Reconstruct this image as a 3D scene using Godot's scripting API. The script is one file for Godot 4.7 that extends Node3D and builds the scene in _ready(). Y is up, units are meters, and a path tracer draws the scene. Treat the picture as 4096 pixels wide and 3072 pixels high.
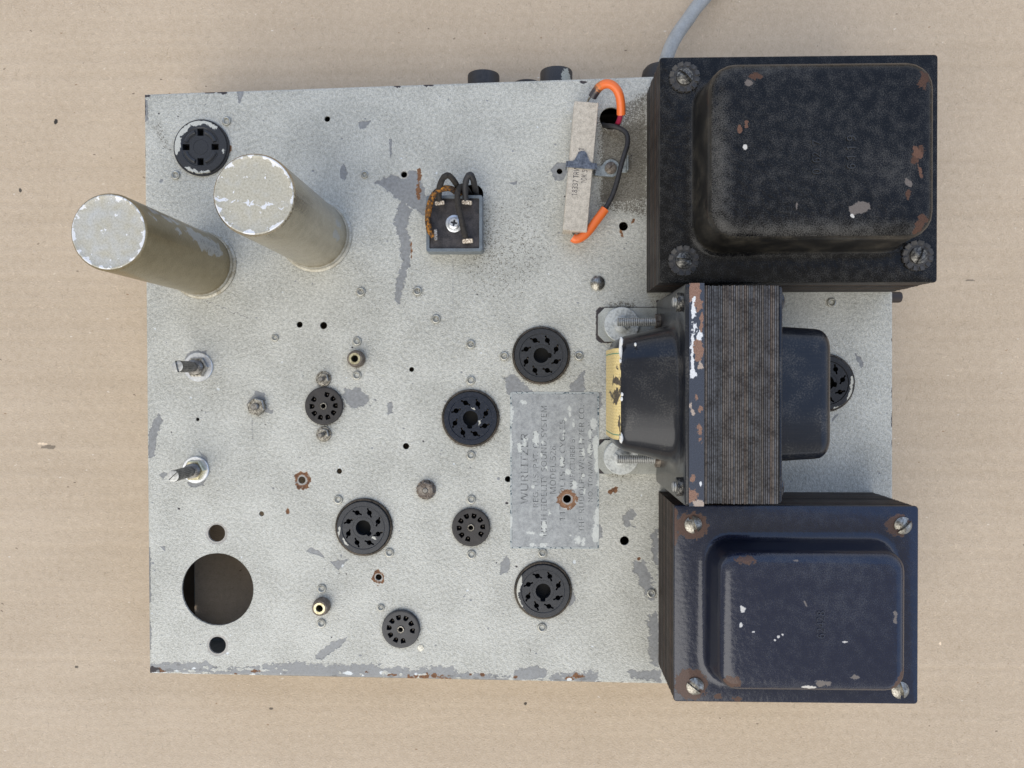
extends Node3D
# A valve amplifier chassis lying on brown cardboard, seen from straight above.
# Lengths in the builders are millimetres: x to the right, z towards the lower edge of the picture, y up from the top of the chassis.

const K := 0.001
const DEEP := 55.0            # the top of the chassis stands this far above the cardboard
const FLAT := 4294967295
const TX := 1536              # the chassis paint, texels
const TZ := 1265
const X0 := -213.0
const Z0 := -168.0
const XW := 408.0
const ZW := 336.0

var amp: Node3D
var mat := {}
var taken := {}


func _ready() -> void:
	# camera
	var cam := Camera3D.new()
	cam.name = "camera"
	add_child(cam)
	cam.transform = Transform3D(Basis(Vector3(0.99964934, -0.02648014, 0.0), Vector3(-0.00018333, -0.00692095, -0.99997603), Vector3(0.02647951, 0.99962538, -0.00692337)), Vector3(0, (415.0 + DEEP) * K, 0))
	cam.fov = 53.0749
	cam.near = 0.01
	cam.far = 20.0
	cam.current = true
	# daylight
	var sky := ProceduralSkyMaterial.new()
	sky.sky_top_color = Color(0.66, 0.76, 0.93)
	sky.sky_horizon_color = Color(0.97, 0.96, 0.94)
	sky.sky_curve = 0.22
	sky.ground_bottom_color = Color(0.30, 0.29, 0.27)
	sky.ground_horizon_color = Color(0.55, 0.55, 0.54)
	sky.sun_angle_max = 60.0
	var env := Environment.new()
	env.background_mode = Environment.BG_SKY
	env.sky = Sky.new()
	env.sky.sky_material = sky
	env.background_energy_multiplier = 0.8
	env.tonemap_mode = Environment.TONE_MAPPER_LINEAR
	env.tonemap_exposure = 1.7
	env.sdfgi_enabled = true
	env.ssao_enabled = true
	env.ssil_enabled = true
	var we := WorldEnvironment.new()
	we.name = "daylight"
	we.environment = env
	add_child(we)
	var sun := DirectionalLight3D.new()
	sun.name = "sun"
	sun.light_energy = 0.42
	sun.light_color = Color(1.0, 0.985, 0.96)
	sun.light_angular_distance = 60.0
	sun.shadow_enabled = true
	add_child(sun)
	sun.look_at_from_position(Vector3(-0.45, 1.0, 0.85), Vector3.ZERO)

	make_materials()
	make_cardboard()
	amp = Node3D.new()
	amp.name = "amplifier"
	amp.set_meta("label", "grey valve amplifier chassis with black transformers and silver cans, lying on cardboard")
	amp.set_meta("category", "amplifier")
	add_child(amp)
	make_chassis()
	make_nameplate()
	make_large_transformer()
	make_small_transformer()
	make_upright_transformer()
	make_cans()
	make_sockets()
	make_controls()
	make_rectifier()
	make_resistor()
	make_rivets()
	make_rear()


# ---------------------------------------------------------------- nodes

func named(parent: Node, called: String) -> String:
	var key := str(parent.get_instance_id()) + called
	taken[key] = taken.get(key, 0) + 1
	return called if taken[key] == 1 else "%s_%03d" % [called, taken[key] - 1]


func part(called: String, at := Vector3.ZERO, label := "", parent: Node3D = null, raised := true) -> Node3D:
	var o := Node3D.new()
	var p: Node3D = parent if parent else amp
	o.name = named(p, called)
	p.add_child(o)
	o.position = (at + Vector3(0, DEEP if p == amp else 0.0, 0)) * K
	if label:
		o.set_meta("label", label)
	return o


func obj(called: String, st: SurfaceTool, m, parent: Node3D = null, at := Vector3.ZERO, label := "") -> MeshInstance3D:
	st.generate_normals()
	return put(called, st.commit(), m, parent, at, label)


func put(called: String, mesh: Mesh, m, parent: Node3D = null, at := Vector3.ZERO, label := "") -> MeshInstance3D:
	var o := MeshInstance3D.new()
	var p: Node3D = parent if parent else amp
	o.name = named(p, called)
	o.mesh = mesh
	if m != null:
		o.material_override = m if m is Material else mat[m]
	p.add_child(o)
	o.position = (at + Vector3(0, DEEP if p == amp else 0.0, 0)) * K
	if label:
		o.set_meta("label", label)
	return o


func again(o: Node3D, at: Vector3, turn := 0.0, label := "") -> Node3D:
	var c: Node3D = o.duplicate()
	var base: String = str(o.get_meta("base", o.name))
	c.name = named(o.get_parent(), base)
	o.get_parent().add_child(c)
	c.position = (at + Vector3(0, DEEP if o.get_parent() == amp else 0.0, 0)) * K
	c.rotation.y = turn
	if label:
		c.set_meta("label", label)
	return c


# ---------------------------------------------------------------- shapes

func begin(g := 0) -> SurfaceTool:
	var st := SurfaceTool.new()
	st.begin(Mesh.PRIMITIVE_TRIANGLES)
	st.set_smooth_group(g)
	return st


func vert(st: SurfaceTool, p: Vector3, uv := Vector2.ZERO) -> void:
	st.set_uv(uv)
	st.add_vertex(p * K)


func tri(st: SurfaceTool, a: Vector3, b: Vector3, c: Vector3) -> void:   # clockwise as seen from outside
	vert(st, a)
	vert(st, b)
	vert(st, c)


func quad(st: SurfaceTool, a: Vector3, b: Vector3, c: Vector3, d: Vector3) -> void:
	tri(st, a, b, c)
	tri(st, a, c, d)


func circle(r: float, n: int, c := Vector2.ZERO, start := 0.0) -> PackedVector2Array:
	var out := PackedVector2Array()
	for i in n:
		out.append(c + Vector2.from_angle(start + TAU * i / n) * r)
	return out


func rrect(w: float, d: float, r: float, n := 5, c := Vector2.ZERO) -> PackedVector2Array:
	var out := PackedVector2Array()
	for k in 4:
		var q := Vector2([1, -1, -1, 1][k] * (w / 2 - r), [1, 1, -1, -1][k] * (d / 2 - r))
		for i in n + 1:
			out.append(c + q + Vector2.from_angle(PI / 2 * (k + float(i) / n)) * r)
	return out


# rings: array of [PackedVector2Array, height]; joined from the first (outer, low) to the last (inner, high)
func loft(st: SurfaceTool, rings: Array, cap := true, sharp := 38.0, base_cap := false, uvf = null) -> void:
	var g := 0
	var has: bool = uvf != null
	for k in rings.size() - 1:
		var a: PackedVector2Array = rings[k][0]
		var b: PackedVector2Array = rings[k + 1][0]
		var ya: float = rings[k][1]
		var yb: float = rings[k + 1][1]
		if k > 0:
			var z: PackedVector2Array = rings[k - 1][0]
			var d0 := Vector2(a[0].length() - z[0].length(), ya - float(rings[k - 1][1]))
			var d1 := Vector2(b[0].length() - a[0].length(), yb - ya)
			if absf(rad_to_deg(d0.angle_to(d1))) > sharp:
				g += 1
		st.set_smooth_group(g)
		var n := a.size()
		for i in n:
			var j := (i + 1) % n
			var p := [Vector3(a[i].x, ya, a[i].y), Vector3(a[j].x, ya, a[j].y), Vector3(b[j].x, yb, b[j].y), Vector3(b[i].x, yb, b[i].y)]
			for t in [0, 1, 2, 0, 2, 3]:
				st.set_uv(uvf.call(p[t]) if has else Vector2.ZERO)
				st.add_vertex(p[t] * K)
	if cap:
		var last := Vector2(rings[-1][0][0].length() - rings[-2][0][0].length(), float(rings[-1][1]) - float(rings[-2][1]))
		if absf(rad_to_deg(last.angle_to(Vector2(-1, 0)))) > sharp:
			st.set_smooth_group(FLAT)
		var top: PackedVector2Array = rings[-1][0]
		var y: float = rings[-1][1]
		var m := Vector2.ZERO
		for p in top:
			m += p / top.size()
		for i in top.size():
			var j := (i + 1) % top.size()
			for p in [Vector3(m.x, y, m.y), Vector3(top[i].x, y, top[i].y), Vector3(top[j].x, y, top[j].y)]:
				st.set_uv(uvf.call(p) if has else Vector2.ZERO)
				st.add_vertex(p * K)
	if base_cap:
		st.set_smooth_group(FLAT)
		var low: PackedVector2Array = rings[0][0]
		var y: float = rings[0][1]
		var m := Vector2.ZERO
		for p in low:
			m += p / low.size()
		for i in low.size():
			var j := (i + 1) % low.size()
			tri(st, Vector3(m.x, y, m.y), Vector3(low[j].x, y, low[j].y), Vector3(low[i].x, y, low[i].y))


func lathe(st: SurfaceTool, profile: Array, n := 32, cap := true, c := Vector2.ZERO, uvf = null) -> void:   # profile: [radius, height] ...
	var rings := []
	for p in profile:
		var ring := PackedVector2Array()
		for q in circle(p[0], n):
			ring.append(q)
		rings.append([ring, p[1]])
	if c != Vector2.ZERO:
		var moved := begin()
		loft(moved, rings, cap, 38.0, false, uvf)
		moved.generate_normals()
		st.append_from(moved.commit(), 0, Transform3D(Basis(), Vector3(c.x, 0, c.y) * K))
		return
	loft(st, rings, cap, 38.0, false, uvf)


func block(st: SurfaceTool, lo: Vector3, hi: Vector3, bevel := 0.4) -> void:
	var c := Vector2(lo.x + hi.x, lo.z + hi.z) / 2
	var w := hi.x - lo.x
	var d := hi.z - lo.z
	var rings := []
	for q in [[bevel, lo.y], [0.0, lo.y + bevel], [0.0, hi.y - bevel], [bevel, hi.y]]:
		var r := PackedVector2Array()
		for k in 4:
			var s := Vector2([1, -1, -1, 1][k], [1, 1, -1, -1][k])
			var e := Vector2(w / 2 - q[0], d / 2 - q[0])
			var u := Vector2(minf(bevel, e.x), minf(bevel, e.y))
			if k % 2 == 0:
				r.append(c + s * e - Vector2(0, s.y * u.y))
				r.append(c + s * e - Vector2(s.x * u.x, 0))
			else:
				r.append(c + s * e - Vector2(s.x * u.x, 0))
				r.append(c + s * e - Vector2(0, s.y * u.y))
		rings.append([r, q[1]])
	for k in 3:
		var a: PackedVector2Array = rings[k][0]
		var b: PackedVector2Array = rings[k + 1][0]
		st.set_smooth_group(FLAT)
		for i in 8:
			var j := (i + 1) % 8
			quad(st, Vector3(a[i].x, rings[k][1], a[i].y), Vector3(a[j].x, rings[k][1], a[j].y), Vector3(b[j].x, rings[k + 1][1], b[j].y), Vector3(b[i].x, rings[k + 1][1], b[i].y))
	for s in [0, 3]:
		var a: PackedVector2Array = rings[s][0]
		for i in 8:
			var j := (i + 1) % 8
			if s == 3:
				tri(st, Vector3(c.x, hi.y, c.y), Vector3(a[i].x, hi.y, a[i].y), Vector3(a[j].x, hi.y, a[j].y))
			else:
				tri(st, Vector3(c.x, lo.y, c.y), Vector3(a[j].x, lo.y, a[j].y), Vector3(a[i].x, lo.y, a[i].y))


func smooth_path(points: Array, per := 8) -> Array:
	var out := []
	for i in points.size() - 1:
		var a: Vector3 = points[maxi(i - 1, 0)]
		var b: Vector3 = points[i]
		var c: Vector3 = points[i + 1]
		var d: Vector3 = points[mini(i + 2, points.size() - 1)]
		for k in per:
			out.append(b.cubic_interpolate(c, a, d, float(k) / per))
	out.append(points[-1])
	return out


# a round wire along points; radius may swell by the wobble
func tube(st: SurfaceTool, points: Array, r: float, n := 10, per := 8, wobble := 0.0, uv := false) -> void:
	var path := smooth_path(points, per)
	var rng := RandomNumberGenerator.new()
	rng.seed = 11
	var side := Vector3.UP
	var rings := []
	for i in path.size():
		var t: Vector3 = (path[mini(i + 1, path.size() - 1)] - path[maxi(i - 1, 0)]).normalized()
		if i == 0:
			side = Vector3.UP if absf(t.y) < 0.8 else Vector3.RIGHT
		side = (side - t * side.dot(t)).normalized()
		var other := t.cross(side)
		var rr := r * (1.0 + wobble * (rng.randf() - 0.5))
		var ring := []
		for k in n:
			var a := TAU * k / n
			ring.append(path[i] + (side * cos(a) + other * sin(a)) * rr)
		rings.append(ring)
	st.set_smooth_group(0)
	for i in rings.size() - 1:
		for k in n:
			var l := (k + 1) % n
			var v0 := float(i) / (rings.size() - 1)
			var v1 := float(i + 1) / (rings.size() - 1)
			var u0 := float(k) / n
			var u1 := float(k + 1) / n
			for q in [[rings[i][k], u0, v0], [rings[i + 1][l], u1, v1], [rings[i][l], u1, v0], [rings[i][k], u0, v0], [rings[i + 1][k], u0, v1], [rings[i + 1][l], u1, v1]]:
				vert(st, q[0], Vector2(q[1], q[2]))
	st.set_smooth_group(FLAT)
	for e in [0, rings.size() - 1]:
		for k in n:
			var l := (k + 1) % n
			if e == 0:
				tri(st, path[0], rings[0][k], rings[0][l])
			else:
				tri(st, path[-1], rings[e][l], rings[e][k])


func dense(poly: PackedVector2Array, step: float) -> PackedVector2Array:
	var out := PackedVector2Array()
	for i in poly.size():
		var a := poly[i]
		var b := poly[(i + 1) % poly.size()]
		var n := maxi(1, int(ceil(a.distance_to(b) / step)))
		for k in n:
			out.append(a.lerp(b, float(k) / n))
	return out


func split_edges(poly: PackedVector2Array, n: int) -> PackedVector2Array:
	var out := PackedVector2Array()
	for i in poly.size():
		for k in n:
			out.append(poly[i].lerp(poly[(i + 1) % poly.size()], float(k) / n))
	return out


# a flat sheet of the outline with real openings; walls of the openings and of the outline go down to low
func sheet(st: SurfaceTool, outline: PackedVector2Array, holes: Array, top: float, low: float, uvf = null, rim := true) -> void:
	var has: bool = uvf != null
	var box := Rect2(outline[0], Vector2.ZERO)
	for p in outline:
		box = box.expand(p)
	var cuts := [box.position.x - 1.0]
	var boxes := []
	for h in holes:
		var b := Rect2(h[0], Vector2.ZERO)
		for p in h:
			b = b.expand(p)
		boxes.append(b)
		cuts.append(b.get_center().x + 0.0137)
	cuts.append(box.end.x + 1.0)
	cuts.sort()
	st.set_smooth_group(FLAT)
	for k in cuts.size() - 1:      # strips, cut through the middle of every opening
		if cuts[k + 1] - cuts[k] < 0.002:
			continue
		var x0: float = cuts[k]
		var x1: float = cuts[k + 1]
		var pieces := Geometry2D.intersect_polygons(outline, PackedVector2Array([Vector2(x0, box.position.y - 1), Vector2(x1, box.position.y - 1), Vector2(x1, box.end.y + 1), Vector2(x0, box.end.y + 1)]))
		for n in holes.size():
			if boxes[n].end.x <= x0 or boxes[n].position.x >= x1:
				continue
			var left: Array[PackedVector2Array] = []
			for p in pieces:
				left.append_array(Geometry2D.clip_polygons(p, holes[n]))
			pieces = left
		for p in pieces:
			var index := Geometry2D.triangulate_polygon(p)
			for t in range(0, index.size(), 3):
				var a := p[index[t]]
				var b := p[index[t + 1]]
				var c := p[index[t + 2]]
				var area := (b - a).cross(c - a)
				if absf(area) < 1e-7:
					continue
				for v in [a, b, c] if area > 0 else [a, c, b]:
					st.set_uv(uvf.call(Vector3(v.x, top, v.y)) if has else Vector2.ZERO)
					st.add_vertex(Vector3(v.x, top, v.y) * K)
	var walls := holes.duplicate()
	if rim:
		walls.append(outline)
	for k in walls.size():
		var h: PackedVector2Array = walls[k]
		var area := 0.0
		for i in h.size():
			area += h[i].cross(h[(i + 1) % h.size()])
		var inward: bool = k < holes.size()
		st.set_smooth_group(7 if h.size() > 15 else FLAT)
		for i in h.size():
			var j := (i + 1) % h.size()
			var p := h[i] if (area > 0) != inward else h[j]
			var q := h[j] if (area > 0) != inward else h[i]
			var w := [Vector3(p.x, low, p.y), Vector3(q.x, low, q.y), Vector3(q.x, top, q.y), Vector3(p.x, top, p.y)]
			for t in [0, 1, 2, 0, 2, 3]:
				st.set_uv(uvf.call(w[t]) if has else Vector2.ZERO)
				st.add_vertex(w[t] * K)


# a round head with a slot cut across it; the slot runs along the given angle
func slotted_head(r: float, h: float, dome: float, slot: float, depth: float, angle: float) -> ArrayMesh:
	var st := begin()
	var xs := [-1.0, -0.97, -0.9, -0.75, -0.55, -0.35]
	var e := slot / 2 / r
	xs.append_array([-e - 0.02, -e, 0.0, e, e + 0.02])
	xs.append_array([0.35, 0.55, 0.75, 0.9, 0.97, 1.0])
	var turn := Basis(Vector3.UP, -angle + PI / 2)
	var nz := 14
	var grid := []
	for x in xs:
		var row := []
		var half := sqrt(maxf(0.0, 1.0 - x * x))
		for k in nz + 1:
			var z := -cos(PI * k / nz) * half
			var q := Vector2(x, z).length()
			var y := h + dome * (1.0 - q * q)
			if absf(x) <= e + 0.001:
				y -= depth
			row.append(turn * Vector3(x * r, y, z * r))
		grid.append(row)
	for i in xs.size() - 1:
		var flat: bool = absf(absf((xs[i] + xs[i + 1]) / 2) - e) < 0.012 or absf(xs[i] + xs[i + 1]) / 2 < e
		st.set_smooth_group(FLAT if flat else (1 if xs[i] < 0 else 2))
		for k in nz:
			quad(st, grid[i][k], grid[i + 1][k], grid[i + 1][k + 1], grid[i][k + 1])
	var low := PackedVector2Array()
	st.set_smooth_group(5)
	var rim := []
	for i in xs.size():
		rim.append(grid[i][0])
	for i in range(xs.size() - 1, -1, -1):
		rim.append(grid[i][nz])
	for i in rim.size():
		var a: Vector3 = rim[i]
		var b: Vector3 = rim[(i + 1) % rim.size()]
		if a.distance_to(b) > 0.001:
			quad(st, Vector3(b.x, 0, b.z), Vector3(a.x, 0, a.z), a, b)
	st.generate_normals()
	return st.commit()


func hexagon(st: SurfaceTool, r: float, y0: float, y1: float, hole := 0.0, start := 0.0) -> void:
	var b := 0.12 * r
	var o := circle(r, 6, Vector2.ZERO, start)
	if hole > 0.0:
		var h := circle(hole, 20)
		sheet(st, dense(circle(r - b, 6, Vector2.ZERO, start), r / 4), [h], y1, y0, null, false)
		st.set_smooth_group(FLAT)
		var i6 := circle(r - b, 6, Vector2.ZERO, start)
		for k in [[o, y0, o, y1 - b * 0.6], [o, y1 - b * 0.6, i6, y1]]:
			for i in 6:
				var j := (i + 1) % 6
				quad(st, Vector3(k[0][i].x, k[1], k[0][i].y), Vector3(k[0][j].x, k[1], k[0][j].y), Vector3(k[2][j].x, k[3], k[2][j].y), Vector3(k[2][i].x, k[3], k[2][i].y))
	else:
		st.set_smooth_group(FLAT)
		loft(st, [[o, y0], [o, y1 - b * 0.6], [circle(r - b, 6, Vector2.ZERO, start), y1]], true, 1.0)


func threads(st: SurfaceTool, r: float, y0: float, y1: float, pitch: float, n := 14) -> void:
	var prof := []
	var y := y0
	while y < y1 - pitch:
		prof.append([r * 0.84, y])
		prof.append([r, y + pitch * 0.5])
		y += pitch
	prof.append([r * 0.8, y])
	lathe(st, prof, n)


# ---------------------------------------------------------------- textures

func noise(s: int, freq: float, w: int, h: int, octaves := 1, kind := FastNoiseLite.TYPE_SIMPLEX_SMOOTH, seamless := false) -> PackedByteArray:
	var f := FastNoiseLite.new()
	f.seed = s
	f.noise_type = kind
	f.frequency = freq
	f.fractal_type = FastNoiseLite.FRACTAL_FBM if octaves > 1 else FastNoiseLite.FRACTAL_NONE
	f.fractal_octaves = octaves
	var im: Image = f.get_seamless_image(w, h, false, false, 0.12, true) if seamless else f.get_image(w, h, false, false, true)
	im.convert(Image.FORMAT_L8)
	return im.get_data()


func texture(w: int, h: int, rgb: PackedByteArray, format := Image.FORMAT_RGB8) -> ImageTexture:
	return ImageTexture.create_from_image(Image.create_from_data(w, h, false, format, rgb))


func normal_texture(w: int, h: int, grey: PackedByteArray, strength: float) -> ImageTexture:
	var im := Image.create_from_data(w, h, false, Image.FORMAT_L8, grey)
	im.convert(Image.FORMAT_RGBA8)
	im.bump_map_to_normal_map(strength)
	return ImageTexture.create_from_image(im)


# lettering laid into a mask of w x h texels: the text starts at (x, y), runs along dir (unit texels), caps are cap texels high
func letter(mask: PackedByteArray, w: int, h: int, text: String, from: Vector2, to: Vector2, cap: float, value := 255, face := "Droid Sans") -> PackedByteArray:
	var tm := TextMesh.new()
	var font := SystemFont.new()
	font.font_names = PackedStringArray([face])
	tm.font = font
	tm.text = text
	tm.font_size = 64
	tm.pixel_size = 1.0
	tm.depth = 0.0
	tm.horizontal_alignment = HORIZONTAL_ALIGNMENT_LEFT
	var arrays := tm.get_mesh_arrays()
	var v: PackedVector3Array = arrays[Mesh.ARRAY_VERTEX]
	var ix: PackedInt32Array = arrays[Mesh.ARRAY_INDEX]
	var lo := Vector2(1e9, 1e9)
	var hi := -lo
	for p in v:
		lo = lo.min(Vector2(p.x, p.y))
		hi = hi.max(Vector2(p.x, p.y))
	var along := (to - from) / (hi.x - lo.x)
	var up := Vector2(along.y, -along.x).normalized() * cap / (hi.y - lo.y)
	for t in range(0, ix.size(), 3):
		var q: Array[Vector2] = []
		for k in 3:
			var p := v[ix[t + k]]
			q.append(from + along * (p.x - lo.x) + up * (p.y - lo.y))
		var a := q[0].min(q[1]).min(q[2]).floor()
		var b := q[0].max(q[1]).max(q[2]).ceil()
		for y in range(maxi(0, int(a.y)), mini(h - 1, int(b.y)) + 1):
			for x in range(maxi(0, int(a.x)), mini(w - 1, int(b.x)) + 1):
				if Geometry2D.point_is_inside_triangle(Vector2(x + 0.5, y + 0.5), q[0], q[1], q[2]):
					mask[y * w + x] = value
	return mask


func flake(mask: PackedByteArray, w: int, h: int, scale: float, origin: Vector2, poly: Array, kind: int, ragged: float, n: PackedByteArray, rim := 0) -> PackedByteArray:
	var lo: Vector2 = poly[0]
	var hi: Vector2 = poly[0]
	for p in poly:
		lo = lo.min(p)
		hi = hi.max(p)
	lo = ((lo - origin - Vector2(ragged, ragged)) * scale).max(Vector2.ZERO)
	hi = ((hi - origin + Vector2(ragged, ragged)) * scale).min(Vector2(w - 1, h - 1))
	var pp := PackedVector2Array(poly)
	for y in range(int(lo.y), int(hi.y) + 1):
		for x in range(int(lo.x), int(hi.x) + 1):
			var p := Vector2(x, y) / scale + origin
			var d := 1e9
			for i in pp.size():
				d = minf(d, p.distance_squared_to(Geometry2D.get_closest_point_to_segment(p, pp[i], pp[(i + 1) % pp.size()])))
			d = sqrt(d)
			if Geometry2D.is_point_in_polygon(p, pp):
				d = -d
			var grit := float((x * 7393 + y * 19349 + x * y * 31) & 255) / 255.0 - 0.5
			var e := d + (n[y * w + x] - 128) / 128.0 * ragged + grit * ragged * 0.35
			if e < 0.0:
				mask[y * w + x] = rim if rim > 0 and e > -0.3 and grit > -0.2 else kind
	return mask


func blob(c: Vector2, rx: float, ry := 0.0, turn := 0.0) -> Array:
	var out := []
	for p in circle(1.0, 12):
		out.append(c + Vector2(p.x * rx, p.y * (ry if ry > 0 else rx)).rotated(turn))
	return out


func plain(color: Color, rough: float, metal := 0.0, spec := 0.5) -> StandardMaterial3D:
	var m := StandardMaterial3D.new()
	m.albedo_color = color.linear_to_srgb()
	m.roughness = rough
	m.metallic = metal
	m.metallic_specular = spec
	return m


func tripl(m: StandardMaterial3D, size_mm: float) -> StandardMaterial3D:
	m.uv1_triplanar = true
	m.uv1_scale = Vector3.ONE * (1000.0 / size_mm)
	return m


# a square seamless texture between two linear colours by fine and coarse grain
func grain(s: int, a: Color, b: Color, fine: float, coarse: float, mid := 0.5, contrast := 1.0, size := 512) -> ImageTexture:
	var n1 := noise(s, fine, size, size, 2, FastNoiseLite.TYPE_SIMPLEX_SMOOTH, true)
	var n2 := noise(s + 1, coarse, size, size, 3, FastNoiseLite.TYPE_SIMPLEX_SMOOTH, true)
	var ramp := []
	for i in 256:
		var c := a.lerp(b, i / 255.0).linear_to_srgb()
		ramp.append([int(c.r * 255), int(c.g * 255), int(c.b * 255)])
	var out := PackedByteArray()
	out.resize(size * size * 3)
	for i in size * size:
		var t := ((n1[i] * 0.5 + n2[i] * 0.5) / 255.0 - mid) * contrast + 0.5
		var c: Array = ramp[clampi(int(t * 255), 0, 255)]
		out[i * 3] = c[0]
		out[i * 3 + 1] = c[1]
		out[i * 3 + 2] = c[2]
	return texture(size, size, out)


func make_materials() -> void:
	var pit := normal_texture(512, 512, noise(5, 0.11, 512, 512, 2, FastNoiseLite.TYPE_SIMPLEX_SMOOTH, true), 3.0)
	mat.pit = pit
	# bakelite of the valve sockets
	var m := plain(Color.WHITE, 0.28)
	m.albedo_texture = grain(31, Color(0.010, 0.012, 0.017), Color(0.034, 0.036, 0.042), 0.2, 0.02, 0.62, 1.6, 256)
	mat.bakelite = tripl(m, 40)
	m = plain(Color.WHITE, 0.5)
	m.albedo_texture = grain(33, Color(0.016, 0.014, 0.014), Color(0.05, 0.044, 0.040), 0.2, 0.02, 0.6, 1.5, 256)
	mat.old_bakelite = tripl(m, 40)
	mat.black_inside = plain(Color(0.006, 0.006, 0.006), 0.8)
	m = plain(Color.WHITE, 0.5, 0.55)
	m.albedo_texture = grain(35, Color(0.02, 0.017, 0.014), Color(0.16, 0.13, 0.10), 0.10, 0.012, 0.6, 2.0, 256)
	mat.ring = tripl(m, 30)
	# plated steel, old steel, zinc, brass, rust
	m = plain(Color.WHITE, 0.34, 0.9)
	m.albedo_texture = grain(37, Color(0.10, 0.09, 0.075), Color(0.46, 0.44, 0.39), 0.09, 0.03, 0.5, 2.4, 256)
	mat.steel = tripl(m, 24)
	m = plain(Color.WHITE, 0.32, 0.85)
	m.albedo_texture = grain(39, Color(0.5, 0.52, 0.55), Color(0.80, 0.82, 0.84), 0.08, 0.02, 0.5, 1.4, 256)
	mat.zinc = tripl(m, 24)
	m = plain(Color.WHITE, 0.32, 0.9)
	m.albedo_texture = grain(41, Color(0.34, 0.30, 0.17), Color(0.70, 0.66, 0.48), 0.08, 0.02, 0.5, 1.5, 256)
	mat.brass = tripl(m, 24)
	m = plain(Color.WHITE, 0.55, 0.5)
	m.albedo_texture = grain(43, Color(0.07, 0.05, 0.04), Color(0.33, 0.29, 0.24), 0.10, 0.02, 0.5, 1.8, 256)
	mat.dull_steel = tripl(m, 20)
	m = plain(Color.WHITE, 0.42, 0.6)
	m.albedo_texture = grain(44, Color(0.02, 0.022, 0.026), Color(0.16, 0.17, 0.19), 0.10, 0.02, 0.62, 1.8, 256)
	mat.black_steel = tripl(m, 20)
	m = plain(Color.WHITE, 0.34, 0.75)
	m.albedo_texture = grain(45, Color(0.06, 0.055, 0.05), Color(0.34, 0.325, 0.30), 0.10, 0.02, 0.5, 1.8, 256)
	m.roughness = 0.42
	mat.shaft = tripl(m, 20)
	m = plain(Color.WHITE, 0.4, 0.6)
	m.albedo_texture = grain(47, Color(0.02, 0.02, 0.022), Color(0.30, 0.29, 0.26), 0.10, 0.03, 0.55, 3.2, 256)
	mat.old_screw = tripl(m, 15)
	m = plain(Color.WHITE, 0.42, 0.8)
	m.albedo_texture = grain(49, Color(0.30, 0.30, 0.29), Color(0.62, 0.63, 0.62), 0.12, 0.03, 0.5, 1.8, 256)
	mat.rivet_pale = tripl(m, 15)
	m = plain(Color.WHITE, 0.55, 0.3)
	m.albedo_texture = grain(48, Color(0.022, 0.022, 0.024), Color(0.095, 0.09, 0.085), 0.12, 0.03, 0.5, 1.6, 256)
	mat.dusty_black = tripl(m, 20)
	# transformer enamel
	for q in [["enamel", Color(0.005, 0.005, 0.005), Color(0.085, 0.074, 0.056), 0.66], ["enamel_blue", Color(0.005, 0.008, 0.02), Color(0.05, 0.05, 0.054), 0.78], ["enamel_dark", Color(0.004, 0.006, 0.011), Color(0.085, 0.08, 0.074), 0.70]]:
		m = plain(Color.WHITE, 1.0)
		m.albedo_texture = grain(51, q[1], q[2], 0.22, 0.012, q[3], 2.4)
		m.roughness_texture = grain(51, Color(0.16, 0.16, 0.16), Color(0.42, 0.42, 0.42), 0.22, 0.012, q[3], 1.8)
		m.clearcoat_enabled = true
		m.clearcoat = 0.3
		m.metallic_specular = 0.42
		m.clearcoat_roughness = 0.12
		if q[0] == "enamel_dark":
			m.metallic_specular = 0.36
			m.roughness = 0.8
			m.clearcoat = 0.4
		mat[q[0]] = tripl(m, 110)
	# laminations: the stripe of each sheet is in the vertex colours, this is the grain along it
	m = plain(Color.WHITE, 0.5, 0.2)
	m.albedo_texture = grain(53, Color(0.26, 0.22, 0.20), Color(1, 0.98, 0.95), 0.07, 0.012, 0.46, 2.2)
	m.vertex_color_use_as_albedo = true
	mat.laminations = tripl(m, 60)
	# plastics and cloth
	mat.orange = plain(Color(0.78, 0.165, 0.035), 0.34)
	mat.magenta = plain(Color(0.33, 0.02, 0.06), 0.45)
	m = plain(Color.WHITE, 0.62)
	m.albedo_texture = grain(55, Color(0.010, 0.011, 0.015), Color(0.04, 0.038, 0.038), 0.12, 0.02, 0.55, 1.4, 256)
	mat.black_wire = tripl(m, 14)
	m = plain(Color.WHITE, 0.85)
	m.albedo_texture = grain(57, Color(0.010, 0.009, 0.008), Color(0.065, 0.055, 0.045), 0.16, 0.03, 0.6, 1.7, 256)
	mat.cloth_wire = tripl(m, 14)
	m = plain(Color.WHITE, 0.8)
	m.albedo_texture = grain(61, Color(0.02, 0.014, 0.010), Color(0.58, 0.23, 0.015), 0.05, 0.010, 0.66, 3.4, 256)
	mat.orange_cloth = tripl(m, 22)
	mat.cord = tripl(plain(Color.WHITE, 0.55), 24)
	mat.cord.albedo_texture = grain(63, Color(0.24, 0.25, 0.245), Color(0.39, 0.40, 0.395), 0.06, 0.01, 0.4, 1.6, 256)
	mat.rubber = tripl(plain(Color.WHITE, 0.55), 24)
	mat.rubber.albedo_texture = grain(65, Color(0.010, 0.010, 0.012), Color(0.045, 0.043, 0.045), 0.12, 0.02, 0.6, 1.6, 256)
	mat.shaft_brown = plain(Color(0.03, 0.022, 0.02), 0.5)


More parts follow.
